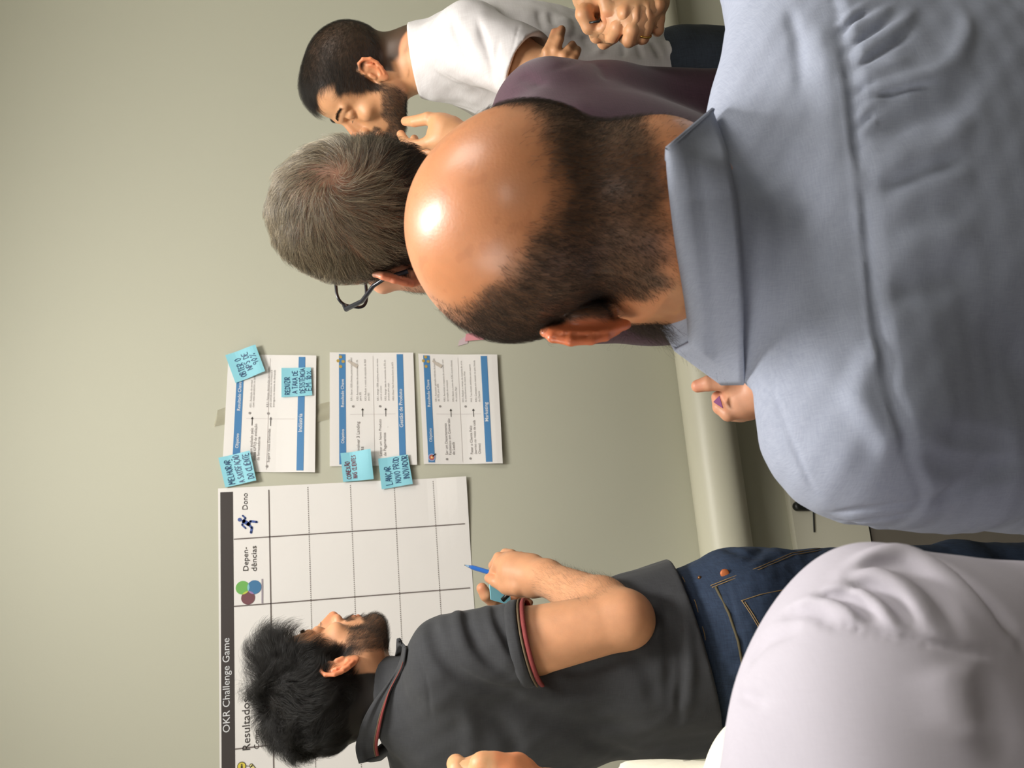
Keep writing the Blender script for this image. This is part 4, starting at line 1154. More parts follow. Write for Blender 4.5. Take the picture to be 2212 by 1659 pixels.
    for pts, w, d in (([(1955, 976), (2010, 990), (2080, 1006), (2212, 1004)], .010, .008), ([(2010, 930), (2080, 945), (2205, 965)], .009, .007), ([(1985, 1085), (2040, 1070), (2110, 1035), (2212, 985)], .008, .006),
                      ([(1800, 1120), (1860, 1135), (1930, 1140), (2010, 1128)], .006, .004), ([(1631, 751), (1665, 840), (1695, 921), (1735, 1010), (1770, 1078)], .0028, .0020),
                      ([(1760, 20), (1785, 150), (1800, 300), (1808, 420)], .010, -.005), ([(1700, 10), (1722, 90), (1730, 200)], .005, .003), ([(1900, 720), (1870, 800), (1850, 900)], .010, -.004),
 ([(1830, 840), (1880, 900), (1920, 960), (1950, 990)], .009, -.005), ([(1885, 560), (2000, 520), (2120, 500)], .012, -.005)):
        g.crease(base.pix(pts), w, d)
    for pts, w, d in (([(1806, 60), (1847, 27), (1880, 8)], .0034, -.0040), ([(1822, 96), (1847, 64), (1889, 42), (1930, 10)], .0040, -.0050), ([(1831, 136), (1874, 103), (1935, 64), (1975, 22)], .0048, -.0056), ([(1838, 190), (1883, 164), (1923, 143), (1960, 128)], .0048, -.0045),
                      ([(1846, 224), (1889, 201), (1950, 179), (2011, 164), (2057, 131), (2087, 73), (2081, 20)], .0062, -.0066), ([(1850, 260), (1874, 231), (1912, 212)], .0034, -.0042), ([(1855, 300), (1877, 274), (1900, 262)], .0034, -.0040), ([(1868, 392), (1950, 343), (2026, 316), (2110, 250)], .0090, -.0062),
                      ([(1878, 494), (1950, 441), (2026, 404), (2110, 370)], .0100, -.0055), ([(1814, 78), (1844, 46), (1880, 24)], .0028, .0034), ([(1828, 112), (1874, 80), (1925, 44)], .0032, .0038), ([(1835, 162), (1874, 133), (1935, 92), (1970, 60)], .0040, .0046), ([(1846, 240), (1889, 215), (1965, 192), (2030, 182)], .0034, .0044),
                      ([(1856, 318), (1935, 274), (2057, 215), (2110, 150)], .0100, .0060), ([(1873, 430), (1940, 396), (2010, 368), (2090, 330)], .0080, .0046), ([(1853, 282), (1868, 262), (1890, 246)], .0028, .0032), ([(1842, 206), (1868, 190), (1900, 180)], .0030, .0030), ([(1890, 600), (1990, 540), (2100, 480)], .012, -.004), ([(1890, 660), (2000, 620), (2120, 570)], .012, .004)):
        g.crease(base.pix(pts), w, d)
    # neck opening
    g.plane(hip - up * .12, -up, k=.004)
    cloth('shirt', g, .0026, sh_m, root, split=(mid + fw * .06, -fw))
    # collar, folded over
    top = [(1437, 318), (1440, 370), (1447, 440), (1457, 520), (1470, 600), (1482, 680), (1487, 742)]
    bot = [(1538, 232), (1572, 330), (1592, 430), (1602, 540), (1606, 640), (1606, 740), (1606, 832)]
    both = Sdf(); both.ops = [o for o in s.ops] + [o for o in base.ops if o[0] == 'u']
    cN = neck + up * .02
    _, A = drape('collar', both, top, bot, sh_m, root, lo=.5, hi=.85, gap0=.004, gap1=.006, roll=.006, smooth=10, endgap=.020,
          wrapL=((cN + fw * .055 - lf * .050, cN + fw * .075 - lf * .090 - up * .035), (cN + fw * .085 - lf * .012 - up * .01, cN + fw * .115 - lf * .050 - up * .065)),
          wrapR=((lambda e: e + fw * .035 - lf * .006 - up * .010, lambda e: e + fw * .040 - lf * .012 - up * .008), (cN + fw * .088 + lf * .000 - up * .01, cN + fw * .115 + lf * .000 - up * .050)))
    # trousers and shoes
    t = Sdf(); t.ell(hip, (.15, .19, .13), k=.02, R=np.stack([fw, lf, up], 1)); legs(t, hip, lf, fw, inf=.014, k=.04)
    cloth('trousers', t, .010, noisy(mat('navy_trousers', srgb(40, 44, 58), .85), srgb(42, 46, 60), srgb(34, 38, 52), scale=30), root)
    shoes('shoe', hip, lf, fw, mat('shoe_leather', srgb(40, 30, 24), .4), root)
    return hd
HC = bald_man()
# ------------------------------------------------------------------ man with grey-brown hair and glasses, maroon shirt
def maroon_man():
    ear = P(866, 606, .985)
    hd = Head(ear, 1, 118, 20, 0, .90, dict(br=.96, hi=1.17, flare=30), px=(866, 606))
    shL = P(1240, 605, 1.04); shR = P(1185, 245, 1.23)
    neck = P(1010, 450, 1.08); hip = np.array([.56, 1.19, .86])
    root = empty('person', (hip[0], hip[1], 0), label='man with greying brown hair, black glasses and maroon shirt, facing away', cat='person')
    s = Sdf(); mid, fw, lf, up = torso(s, shL, shR, hip, neck=neck)
    hd.add_to(s); s.cone(hd.w((-.035, 0, -.05)), neck, .055, .058, k=.025); s.cone(hd.w((-.06, 0, -.02)), neck - fw * .02, .042, .05, k=.03)
    wrL = P(1662, 836, 1.26)
    elL = shL + nrm(np.array([.02, .06, -1.0]) - lf * -.1) * .29
    elR = shR + np.array([.035, .03, -.27]); wrR = elR + nrm(fw * .6 - up * .7) * .24
    arm(s, shL, elL, wrL); arm(s, shR, elR, wrR); legs(s, hip, lf, fw)
    z = 1.28
    s.cone(wrL, P(1606, 866, z), .026, .026, k=.02); s.cone(P(1622, 846, z), P(1584, 832, z), .022, .017, k=.018); s.cone(P(1618, 872, z + .01), P(1600, 882, z + .02), .023, .020, k=.012)
    finger(s, [P(1600, 832, z - .008), P(1562, 825, z - .012), P(1531, 828, z - .008), P(1507, 834, z - .002)], .0150, .0092)
    finger(s, [P(1598, 880, z - .004), P(1573, 893, z - .002), P(1555, 880, z + .006), P(1550, 858, z + .012)], .0125, .0088, k=.002)
    for i in (1, 2, 3):
        zz = z + .021 * i; finger(s, [P(1602, 884, zz), P(1577, 896 - 3 * i, zz + .002), P(1560, 882 - 3 * i, zz + .006), P(1556, 862, zz + .008)], .0122 - .0007 * i, .0088, k=.002)
    hand(s, wrR, fw * .5 - up, -lf, 1)
    lo, hi = hd.O - .2, hd.O + .2
    base = np.array(srgb(206, 150, 118))
    fine = [(lo, hi, .0024), (wrL - .11, wrL + .13, .0021)]
    def paint(V, l, c):
        m = hair_region(l, nape=-.085) * .55; c = tips(V, c, [P(1507, 834, 1.272), P(1550, 858, 1.285)], base, .009)
        return c * (1 - m[:, None]) + np.array(srgb(120, 92, 78)) * m[:, None]
    co = Sdf(); torso(co, shL, shR, hip, neck=neck); arm(co, shL, elL, wrL - (wrL - elL) * .02); arm(co, shR, elR, wrR); legs(co, hip, lf, fw)
    hand(co, wrR, fw + lf * .4, up, 1)
    body_mesh('body', hd, s, fine, skin('face_skin'), root, base, paint, co)
    wc = np.array([-.070, .010, .100])
    def comb(p):
        q = p - wc; r = np.linalg.norm(q, axis=1)[:, None] + 1e-6; q = q / r
        ax = nrm([-.7, 0, .7]); tan = np.cross(ax, q)
        k = np.exp(-r / .035)
        v = q * 1.0 + tan * (.25 + 1.1 * k)
        return v + np.column_stack([.25 * ss(-.02, .06, p[:, 0]), 0 * r[:, 0], -.35 * ss(.05, -.02, p[:, 2])]) + .22 * np.column_stack([vnoise(p, 16, 0), vnoise(p, 16, 1), vnoise(p, 16, 2)])
    def dens(p):
        r = np.linalg.norm(p - wc, axis=1); line = np.abs((p[:, 1] - wc[1]) - .25 * (p[:, 0] - wc[0])) + 0 * r
        part = np.exp(-(line / .010) ** 2) * ss(.055, .0, r) * .5
        return hair_region(p, nape=-.088) * (1 - .80 * np.exp(-(r / .019) ** 2)) * (1 - part)
    pts = scalp(hd, dens, 30000, 9); z = pts[:, 2]; side_ = 1 - .65 * ss(.03, .06, np.abs(pts[:, 1]))
    grey = hair_mat('grey_brown_hair', srgb(58, 49, 38), srgb(206, 190, 160), .34, .6)
    lo_m = hair_mat('dark_lower_hair', srgb(28, 24, 20), srgb(74, 62, 50), .45, .4)
    up_ = ss(.025, .095, z + .25 * (pts[:, 0] + .08)) > rng.uniform(size=len(z))
    for nm, mk, mm_, sd in (('crown_hair', up_, grey, 6), ('side_hair', ~up_, lo_m, 7)):
        hair(nm, hd, pts[mk], comb, (.010 + .026 * ss(-.03, .07, z))[mk], (.002 + .012 * side_ * ss(-.03, .06, z))[mk], mm_, root, seg=6, radius=.00011, lift=.45, wild=.18, seed=sd, clump=.95)
    hm2 = hair_mat('stubble_hair', srgb(60, 48, 38), srgb(110, 94, 76), .5)
    pts = scalp(hd, lambda p: beard_region(p), 3500, 10)
    hair('beard', hd, pts, lambda p: col3(.3, 0, -1, len(p)), .006, None, hm2, root, seg=3, radius=.00007, lift=.5, wild=.3)
    # glasses
    gm = mat('black_acetate', srgb(26, 28, 36), .3)
    gl = empty('glasses', tuple(hd.w((.10, 0, .015))), label='black framed glasses worn by the man in the maroon shirt', cat='glasses')
    y0_ = .068
    for sg in (1, -1):
        ang = np.linspace(0, 2 * PI, 29); rim = []
        for a in ang:
            cxx, czz = math.cos(a), math.sin(a); e = .62
            yy = sg * .036 + .029 * np.sign(cxx) * abs(cxx) ** e; zz = .014 + .0215 * np.sign(czz) * abs(czz) ** e
            rim.append(hd.w((.1075 - .10 * (abs(yy) - .02) ** 1.0 * .28, yy, zz)))
        MB().tube(rim, .0019, n=8, cap=False).build('rim', gm, gl, True)
        mb = MB(); mb.add(rim[:-1], [tuple(range(28))]); mb.build('lens', mat('lens_glass', (.95, .97, .97), .05, Transmission_Weight=1.0, Alpha=.18, IOR=1.05), gl)
        tp = [hd.w((.1045, sg * .066, .026)), hd.w((.100, sg * .0735, .026)), hd.w((.06, sg * .080, .022)), hd.w((.01, sg * .0845, .030)), hd.w((-.012, sg * .0835, .024)), hd.w((-.030, sg * .080, .004))]
        m2 = MB()
        m2.tube(tp, [.0028, .0032, .0026, .0024, .0024, .0026], n=8, flat=1.0); m2.build('temple', gm, gl, True)
    MB().tube([hd.w((.1085, -.009, .020)), hd.w((.1125, 0, .023)), hd.w((.1085, .009, .020))], .0018, n=8).build('bridge', gm, gl, True)
    # shirt
    g = Sdf(); torso(g, shL, shR, hip, inf=.014, neck=neck); g.cone(neck - up * .03, neck + up * .012, .070, .064, k=.03)
    arm(g, shL, elL, wrL, .055, .048, .036, inf=.010, fore=False); arm(g, shR, elR, wrR, .055, .048, .036, inf=.010, fore=False)
    g.cone(elL, elL + (wrL - elL) * .86, .052, .040, k=.015); g.cone(elR, elR + (wrR - elR) * .9, .052, .040, k=.015)
    g.disp(lambda p: .0022 * vnoise(p * np.array([1, 1, .5]), 9, 1))
    b_ = Sdf(); b_.ops = list(g.ops)
    for pts, w, d in (([(1190, 150), (1225, 140), (1275, 126)], .006, .004), ([(1120, 165), (1150, 175), (1180, 190)], .008, .003), ([(1100, 220), (1200, 235), (1330, 250)], .03, -.004), ([(1290, 135), (1300, 150), (1310, 175)], .006, .003)):
        g.crease(b_.pix(pts), w, d)
    g.plane(hip - up * .14, -up, k=.004)
    g.plane(elL + (wrL - elL) * .84, wrL - elL, k=.003, c=wrL, r=.10)
    mm = weave(mat('maroon_cotton', srgb(70, 40, 56), .85, Sheen_Weight=.2), srgb(65, 36, 51), srgb(78, 46, 62), scale=900, bump=.2)
    cloth('shirt', g, .006, mm, root)
    # collar ring
    ring_t, ring_b = [], []
    for k in range(13):
        a = 2 * PI * k / 12; d = -fw * math.cos(a) + lf * math.sin(a)
        ring_t.append(neck + up * (.035 - .02 * (1 - math.cos(a)) / 2) + d * .062); ring_b.append(neck - up * (.004 + .012 * (1 - math.cos(a)) / 2) + d * .082)
    band('collar', ring_t, ring_b, mm, root, th=.003, ctr=neck)
    t = Sdf(); t.ell(hip, (.15, .19, .13), k=.02, R=np.stack([fw, lf, up], 1)); legs(t, hip, lf, fw, inf=.014, k=.04)
    cloth('trousers', t, .010, noisy(mat('dark_trousers', srgb(46, 48, 56), .85), srgb(48, 50, 58), srgb(38, 40, 48), scale=30), root)
    shoes('shoe', hip, lf, fw, mat('black_shoe', srgb(24, 24, 26), .4), root)
    # purple slip in the hand
    a = [P(1541, 868, 1.268), P(1554, 855, 1.262), P(1562, 882, 1.262), P(1556, 874, 1.27)]
    mb = MB(); nn = nrm(np.cross(a[1] - a[0], a[2] - a[0])) * .0008; mb.add([p + nn for p in a[:3]] + [p - nn for p in a[:3]], [(0, 1, 2), (5, 4, 3), (0, 3, 4, 1), (1, 4, 5, 2), (2, 5, 3, 0)])
    tag(mb.build('paper_slip', mat('purple_paper', srgb(130, 66, 118), .6)), 'corner of a purple paper slip held in the fist', 'paper slip')
    return hd
# ------------------------------------------------------------------ man in the white T-shirt, hand on chin
def tee_man():
    ear = P(810, 156, 1.77)
    hd = Head(ear, 1, 196, 16, -8, .97, dict(ear=1, nose=1.05, flare=20), px=(810, 156))
    shL = P(1015, 85, 1.70); shR = P(985, 150, 2.02)
    neck = P(905, 130, 1.84); hip = P(1600, 215, 1.86)
    root = empty('person', (hip[0], hip[1], 0), label='bearded man in a white T-shirt resting his chin on his hand, looking down', cat='person')
    s = Sdf(); mid, fw, lf, up = torso(s, shL, shR, hip, neck=neck, wide=.95)
    hd.add_to(s); s.cone(hd.w((-.035, 0, -.05)), neck, .052, .056, k=.025); s.cone(hd.w((-.06, 0, -.01)), neck - fw * .015, .040, .052, k=.03)
    elL = P(1262, 205, 1.60); wrL = P(1008, 306, 1.64)
    elR = P(1290, 330, 1.90); wrR = P(1222, 195, 1.66)
    arm(s, shL, elL, wrL, ru=.046, re=.038, rw=.025); arm(s, shR, elR, wrR, ru=.046, re=.038, rw=.026); legs(s, hip, lf, fw)
    z0 = 1.645
    s.cone(wrL, P(962, 292, z0), .026, .030, k=.02); s.cone(P(975, 275, z0), P(950, 268, z0), .020, .018, k=.015); s.cone(P(985, 305, z0), P(945, 302, z0), .022, .019, k=.015)
    finger(s, [P(958, 262, z0), P(925, 256, z0 + .005), P(895, 262, z0 + .02), P(876, 262, z0 + .035)], .0135, .0085)          # thumb
    finger(s, [P(945, 300, z0 - .01), P(905, 314, z0), P(877, 308, z0 + .01), P(866, 290, z0 + .03)], .0110, .0078)            # index
    finger(s, [P(955, 315, z0 + .01), P(922, 330, z0 + .03), P(900, 320, z0 + .05), P(895, 300, z0 + .06)], .0105, .0078)
    finger(s, [P(965, 322, z0 + .02), P(940, 338, z0 + .05), P(925, 325, z0 + .07), P(920, 305, z0 + .08)], .010, .0075)
    finger(s, [P(975, 325, z0 + .03), P(955, 338, z0 + .06), P(945, 325, z0 + .08), P(940, 312, z0 + .08)], .009, .007)
    # right hand tucked round the left elbow, fingertips showing
    z1 = 1.60
    s.cone(wrR, P(1205, 155, z1 + .02), .030, .034, k=.02)
    finger(s, [P(1180, 140, z1), P(1181, 112, z1 - .01), P(1192, 90, z1 - .008), P(1198, 70, z1)], .0095, .0072)
    finger(s, [P(1198, 135, z1), P(1200, 108, z1 - .014), P(1208, 84, z1 - .012), P(1213, 64, z1)], .0098, .0074)
    finger(s, [P(1215, 138, z1), P(1218, 120, z1 - .014), P(1228, 108, z1 - .012), P(1236, 97, z1)], .0095, .0072)
    finger(s, [P(1232, 142, z1), P(1236, 128, z1 - .010), P(1244, 116, z1 - .008), P(1248, 108, z1)], .0086, .0066)
    s.cone(P(1190, 150, z1 + .01), P(1230, 155, z1 + .01), .018, .017, k=.015)
    base = np.array(srgb(204, 150, 108))
    hm = hair_mat('black_brown_hair', srgb(28, 26, 22), srgb(54, 46, 38), .5)
    hr = lambda l: hair_region(l, hx=.012, temple=.034, nape=-.046)
    br = lambda l: beard_region(l, cheek=-.018)
    def paint(V, l, c):
        c = tips(V, c, [P(1198, 70, 1.595), P(1213, 64, 1.595), P(1236, 97, 1.595), P(876, 262, 1.68), P(866, 290, 1.675)], base)
        m = hr(l) * .9; c = c * (1 - m[:, None]) + np.array(srgb(34, 30, 26)) * m[:, None]
        m = br(l) * .6; return c * (1 - m[:, None]) + np.array(srgb(84, 62, 46)) * m[:, None]
    lo, hi = hd.O - [.32, .32, .28], hd.O + .19
    co = Sdf(); torso(co, shL, shR, hip, neck=neck); arm(co, shL, elL, wrL, ru=.046, re=.038, rw=.025); arm(co, shR, elR, wrR, ru=.046, re=.038, rw=.026); legs(co, hip, lf, fw)
    body_mesh('body', hd, s, [(lo, hi, .0022), (np.minimum(wrL, elL) - [.09, .06, .02], np.maximum(wrL, elL) + [.05, .08, -.02 + .02], .0028)][:1] + [(P(1120, 60, 1.6) - .16, P(1250, 160, 1.6) + .14, .0028)], skin('face_skin'), root, base, paint, co)
    comb = lambda p: np.column_stack([.8 + 0 * p[:, 0], 0 * p[:, 0], -.25 - .5 * ss(.06, 0, p[:, 2])]) + .3 * np.column_stack([vnoise(p, 18, 0), vnoise(p, 18, 1), vnoise(p, 18, 2)])
    pts = scalp(hd, hr, 34000, 12); z = pts[:, 2]; x = pts[:, 0]
    thin = ss(.085, .10, z) * ss(-.03, .02, x) * ss(.05, .03, x)
    hair('hair', hd, pts, comb, .009 + .016 * ss(.03, .09, z) * ss(-.05, .06, x), .004 + .010 * ss(.05, .10, z) * ss(-.02, .06, x), hm, root, seg=5, radius=.00009, lift=.5, wild=.25, seed=14)
    pts = scalp(hd, br, 9000, 15)
    hair('beard', hd, pts, lambda p: col3(.35, 0, -1, len(p)), .0085, None, hm, root, seg=3, radius=.00009, lift=.55, wild=.35, curl=.2, S=hd.sdf_l if hasattr(hd, 'sdf_l') else None)
    brows('eyebrows', hd, hm, root); lashes('eyelashes', hd, hm, root)
    # T-shirt
    tm = weave(mat('white_jersey', srgb(212, 208, 208), .9), srgb(208, 204, 204), srgb(218, 215, 215), scale=700, bump=.15)
    g = Sdf(); torso(g, shL, shR, hip, inf=.014, neck=neck, wide=.98); g.cone(neck - up * .04, neck + up * .004, .074, .066, k=.03)
    cL = shL + (elL - shL) * .50; cR = shR + (elR - shR) * .5
    for sh, el in ((shL, elL), (shR, elR)): sleeve(g, sh, el, .52, .066, .064, .057)
    g.disp(lambda p: .0030 * vnoise(p * np.array([1, 1, .7]), 10, 2) + .001 * vnoise(p, 30, 1))
    b_ = Sdf(); b_.ops = list(g.ops)
    for pts, w, d in (([(975, 35), (985, 70), (1000, 110), (1020, 150)], .008, .006), ([(1030, 40), (1048, 90), (1060, 140), (1066, 180)], .006, .007), ([(1078, 85), (1070, 130), (1064, 170)], .006, .0045), ([(1010, 60), (1030, 110), (1050, 170)], .010, -.005),
                      ([(1040, 200), (1000, 180), (960, 160)], .006, .003), ([(1122, 50), (1112, 90), (1098, 130)], .0020, .0022), ([(1165, 20), (1168, 45), (1180, 70)], .007, .006), ([(1215, 35), (1225, 60), (1220, 85)], .012, -.008), ([(1190, 25), (1195, 55)], .007, .005),
                      ([(1262, 70), (1275, 95), (1300, 110)], .010, .008), ([(1300, 90), (1290, 120)], .01, -.006), ([(1375, 85), (1380, 105), (1388, 128)], .006, .007), ([(1405, 90), (1420, 110), (1425, 128)], .006, .006), ([(1345, 95), (1350, 125)], .006, .005), ([(1440, 85), (1452, 105), (1458, 128)], .007, -.006)):
        g.crease(b_.pix(pts, z0=1.3), w, d)
    g.plane(neck + up * .010 + fw * .0, up * .8 + fw * .25, k=.003, c=neck + up * .06, r=.09)
    g.cone(neck - up * .005, neck + up * .10, .058, .060, k=.002, op='s')
    g.plane(P(1478, 150, 1.86), -up, k=.004, c=hip - up * .2, r=.45)
    cloth('t_shirt', g, .0038, tm, root)
    t = Sdf(); t.ell(hip, (.125, .165, .13), k=.02, R=np.stack([fw, lf, up], 1)); t.cone(hip - lf * .05, hip - lf * .05 + up * .13, .125, .115, k=.03); t.cone(hip + lf * .05, hip + lf * .05 + up * .13, .125, .115, k=.03); legs(t, hip, lf, fw, inf=.016, k=.04)
    t.disp(lambda p: .003 * vnoise(p, 12, 1))
    cloth('jeans', t, .008, weave(mat('dark_denim', srgb(36, 44, 54), .85), srgb(32, 40, 50), srgb(46, 54, 66), scale=800), root)
    shoes('shoe', hip, lf, fw, mat('grey_shoe', srgb(90, 90, 92), .5), root)
    return hd
HB = maroon_man()
HD = tee_man()
# ------------------------------------------------------------------ man in the charcoal polo writing at the poster
def polo_man():
    ear = P(738, 1432, 1.44)
    hd = Head(ear, -1, 22, 12, 0, .965, dict(flare=22, nose=1.0), px=(738, 1432))
    shR = P(975, 1425, 1.40); shL = P(930, 1690, 1.64); neck = P(862, 1520, 1.50); hip = P(1580, 1395, 1.52)
    elR = P(1350, 1338, 1.37); wrR = P(1180, 1248, 1.58)
    elL = shL + np.array([.10, .10, -.26]); wrL = P(1110, 1330, 1.78)
    root = empty('person', (hip[0], hip[1], 0), label='man with thick black hair in a charcoal polo, writing at the poster', cat='person')
    s = Sdf(); mid, fw, lf, up = torso(s, shL, shR, hip, inf=-.008, wide=.97)
    hd.add_to(s); s.cone(hd.w((-.035, 0, -.05)), neck - up * .02, .052, .056, k=.025); s.cone(hd.w((-.058, 0, -.02)), neck - fw * .012 - up * .02, .042, .050, k=.03)
    arm(s, shR, elR, wrR, ru=.053, re=.043, rw=.028); arm(s, shL, elL, wrL, ru=.048, re=.040, rw=.027)
    legs(s, hip, lf, fw)
    z = 1.60
    s.cone(wrR, P(1112, 1235, z + .03), .029, .033, k=.02); s.cone(P(1150, 1262, z), P(1108, 1262, z + .02), .024, .020, k=.015); s.cone(P(1150, 1225, z + .02), P(1100, 1217, z + .04), .023, .018, k=.015)
    finger(s, [P(1118, 1268, z), P(1092, 1268, z + .02), P(1070, 1256, z + .035), P(1056, 1249, z + .05)], .0145, .0085)       # thumb
    finger(s, [P(1098, 1225, z + .03), P(1078, 1218, z + .04), P(1068, 1236, z + .06), P(1070, 1250, z + .075)], .0125, .0085)   # index round the pen
    finger(s, [P(1098, 1210, z + .05), P(1078, 1205, z + .06), P(1066, 1222, z + .085), P(1072, 1240, z + .09)], .0120, .0080)
    finger(s, [P(1105, 1200, z + .06), P(1092, 1197, z + .08), P(1082, 1212, z + .10), P(1090, 1232, z + .10)], .0115, .0080)
    finger(s, [P(1125, 1203, z + .07), P(1112, 1204, z + .10), P(1102, 1218, z + .115), P(1108, 1234, z + .11)], .010, .0075)
    zl = 1.74
    s.cone(wrL, P(1085, 1318, zl), .026, .028, k=.015)
    finger(s, [P(1085, 1305, zl - .01), P(1066, 1298, zl - .02), P(1050, 1286, zl - .03), P(1041, 1271, zl - .03)], .0145, .0105)  # left thumb
    finger(s, [P(1080, 1330, zl), P(1092, 1300, zl + .03), P(1105, 1282, zl + .03), P(1112, 1272, zl + .02)], .010, .008)
    finger(s, [P(1092, 1335, zl), P(1108, 1305, zl + .03), P(1118, 1292, zl + .03), P(1122, 1284, zl + .02)], .010, .008)
    finger(s, [P(1102, 1340, zl), P(1120, 1312, zl + .03), P(1130, 1300, zl + .03), P(1134, 1292, zl + .02)], .0095, .0075)
    finger(s, [P(1112, 1345, zl), P(1132, 1322, zl + .03), P(1140, 1310, zl + .03), P(1144, 1302, zl + .02)], .0085, .007)
    base = np.array(srgb(214, 156, 116))
    hr = lambda l: hair_region(l, hx=.010, nape=-.112)
    br = lambda l: beard_region(l, cheek=-.010, soft=.010)
    def paint(V, l, c):
        c = tips(V, c, [P(1056, 1249, 1.645), P(1041, 1271, 1.705), P(1068, 1226, 1.66)], base, .009)
        m = hr(l); c = c * (1 - m[:, None]) + np.array(srgb(34, 30, 27)) * m[:, None]
        m = br(l) * .55; return c * (1 - m[:, None]) + np.array(srgb(80, 60, 46)) * m[:, None]
    lo, hi = hd.O - .2, hd.O + .19
    co = Sdf(); torso(co, shL, shR, hip, inf=-.01); arm(co, shL, elL, wrL); legs(co, hip, lf, fw)
    amin = np.minimum(np.minimum(elR, wrR), P(1130, 1400, 1.40)) - .075; amax = np.maximum(np.maximum(elR, wrR), P(1130, 1400, 1.40)) + .06
    fine = [(lo, hi, .0022), (amin - [0, 0, 0], np.array([amax[0], P(0, 0, 0)[1] + 1.90, 1.285]), .0026)]
    bo_ = body_mesh('body', hd, s, fine, skin('face_skin'), root, base, paint, co)
    # hair: thick, combed up at the front
    hm = hair_mat('black_hair', srgb(20, 19, 18), srgb(46, 42, 38), .45, .5)
    def comb(p):
        fr = ss(.02, .07, p[:, 0]) * ss(.05, .09, p[:, 2])
        return np.column_stack([.35 + .5 * fr - .9 * ss(.02, -.06, p[:, 0]) * ss(.03, .09, p[:, 2]), .5 * np.sign(p[:, 1]) * ss(.03, .06, np.abs(p[:, 1])), -.55 * ss(.09, .03, p[:, 2]) + .1]) + .45 * np.column_stack([vnoise(p, 20, 0), vnoise(p, 20, 1), vnoise(p, 20, 2)])
    pts = scalp(hd, hr, 42000, 21); z_ = pts[:, 2]; fr = ss(.01, .06, pts[:, 0]) * ss(.05, .10, z_)
    hair('hair', hd, pts, comb, (.014 + .018 * ss(-.04, .05, z_) + .016 * fr), .006 + .015 * ss(.0, .08, z_) + .012 * ss(.06, .11, z_) + .030 * fr - .010 * ss(-.04, -.08, pts[:, 0]) * ss(.10, .05, z_), hm, root, seg=6, radius=.00011, lift=.34, wild=.08, jit=.15, seed=22, clump=.6)
    bm = hair_mat('dark_beard_hair', srgb(38, 32, 27), srgb(84, 66, 50), .5)
    pts = scalp(hd, br, 11000, 23)
    hair('beard', hd, pts, lambda p: col3(.45, 0, -1, len(p)), .009, None, bm, root, seg=3, radius=.00009, lift=.6, wild=.4, curl=.3, seed=24)
    brows('eyebrows', hd, bm, root, sides=(-1,), n=260); lashes('eyelashes', hd, hm, root, sides=(-1,))
    limb_hair('forearm_hair', bo_, elR, wrR, .07, 2200, bm, root, side=UP * .6 + RIGHT)
    # polo shirt
    pm = weave(mat('charcoal_pique', srgb(50, 51, 54), .88, Sheen_Weight=.08), srgb(46, 47, 50), srgb(54, 55, 58), scale=1100, bump=.2)
    rm = weave(mat('red_trim', srgb(124, 48, 48), .8), srgb(122, 44, 46), srgb(134, 58, 54), scale=1300, bump=.2)
    om = mat('olive_trim', srgb(100, 84, 62), .8)
    g = Sdf(); torso(g, shL, shR, hip, inf=.014, neck=neck - up * .02, wide=1.0, trap=.045)
    g.cone(hip + lf * .05 + up * .0, hip + lf * .05 + up * .14, .142, .130, k=.03); g.cone(hip - lf * .05 + up * .0, hip - lf * .05 + up * .14, .142, .130, k=.03)
    ax = elR - shR; cR = shR + ax * .47; axL = elL - shL; cL = shL + axL * .5
    sleeve(g, shR, elR, .47, .068, .0635, .0575); sleeve(g, shL, elL, .5, .066, .062, .055)
    q_ = Sdf(); q_.cone(hd.w((-.035, 0, -.05)), neck - up * .02, .058, .064, k=.001); q_.cone(hd.w((-.058, 0, -.02)), neck - fw * .012 - up * .02, .048, .057, k=.03); q_.plane(neck + up * .018, up + fw * .3, k=.004); g.group(q_, k=.03)
    g.disp(lambda p: .0030 * vnoise(p * np.array([1, 1, .6]), 8, 1) + .0008 * vnoise(p, 30, 2))
    b_ = Sdf(); b_.ops = list(g.ops)
    for pts_, w, d in (([(930, 1320), (935, 1370), (955, 1420), (1010, 1470), (1080, 1490), (1130, 1480)], .010, .010), ([(1010, 1300), (1010, 1340), (1030, 1390), (1060, 1430), (1100, 1460)], .008, .008), ([(1068, 1290), (1072, 1330), (1090, 1370), (1115, 1420), (1130, 1450)], .007, .007),
                       ([(1110, 1300), (1125, 1350), (1140, 1400), (1150, 1440)], .006, .005), ([(985, 1300), (990, 1350), (1005, 1400), (1040, 1440)], .010, -.006), ([(1050, 1300), (1060, 1350), (1085, 1400), (1110, 1440)], .008, -.005),
                       ([(1100, 1480), (1160, 1500), (1240, 1510), (1330, 1500)], .014, -.006), ([(1120, 1530), (1200, 1560), (1300, 1570), (1400, 1560)], .016, .007), ([(1060, 1540), (1100, 1590), (1120, 1640)], .014, .008), ([(1000, 1520), (1020, 1580), (1010, 1640)], .014, -.006),
                       ([(1432, 1280), (1440, 1350), (1448, 1440), (1440, 1530)], .009, .007), ([(1478, 1300), (1486, 1380), (1492, 1460), (1480, 1560)], .008, -.006), ([(1455, 1290), (1465, 1380), (1470, 1470), (1462, 1560)], .007, .006), ([(1400, 1300), (1415, 1330), (1420, 1370)], .008, -.005),
                       ([(1350, 1400), (1400, 1460), (1420, 1540)], .014, .006), ([(1200, 1440), (1240, 1450), (1290, 1440), (1340, 1420)], .008, .006), ([(865, 1392), (905, 1430), (925, 1490), (930, 1560)], .004, .0015), ([(1240, 1580), (1320, 1620), (1380, 1640)], .016, .007)):
        g.crease(b_.pix(pts_, z0=1.0), w, d)
    g.plane(P(1512, 1400, 1.42), -up, k=.004, c=hip - up * .15, r=.42)
    cloth('polo_shirt', g, .0036, pm, root, hi=None)
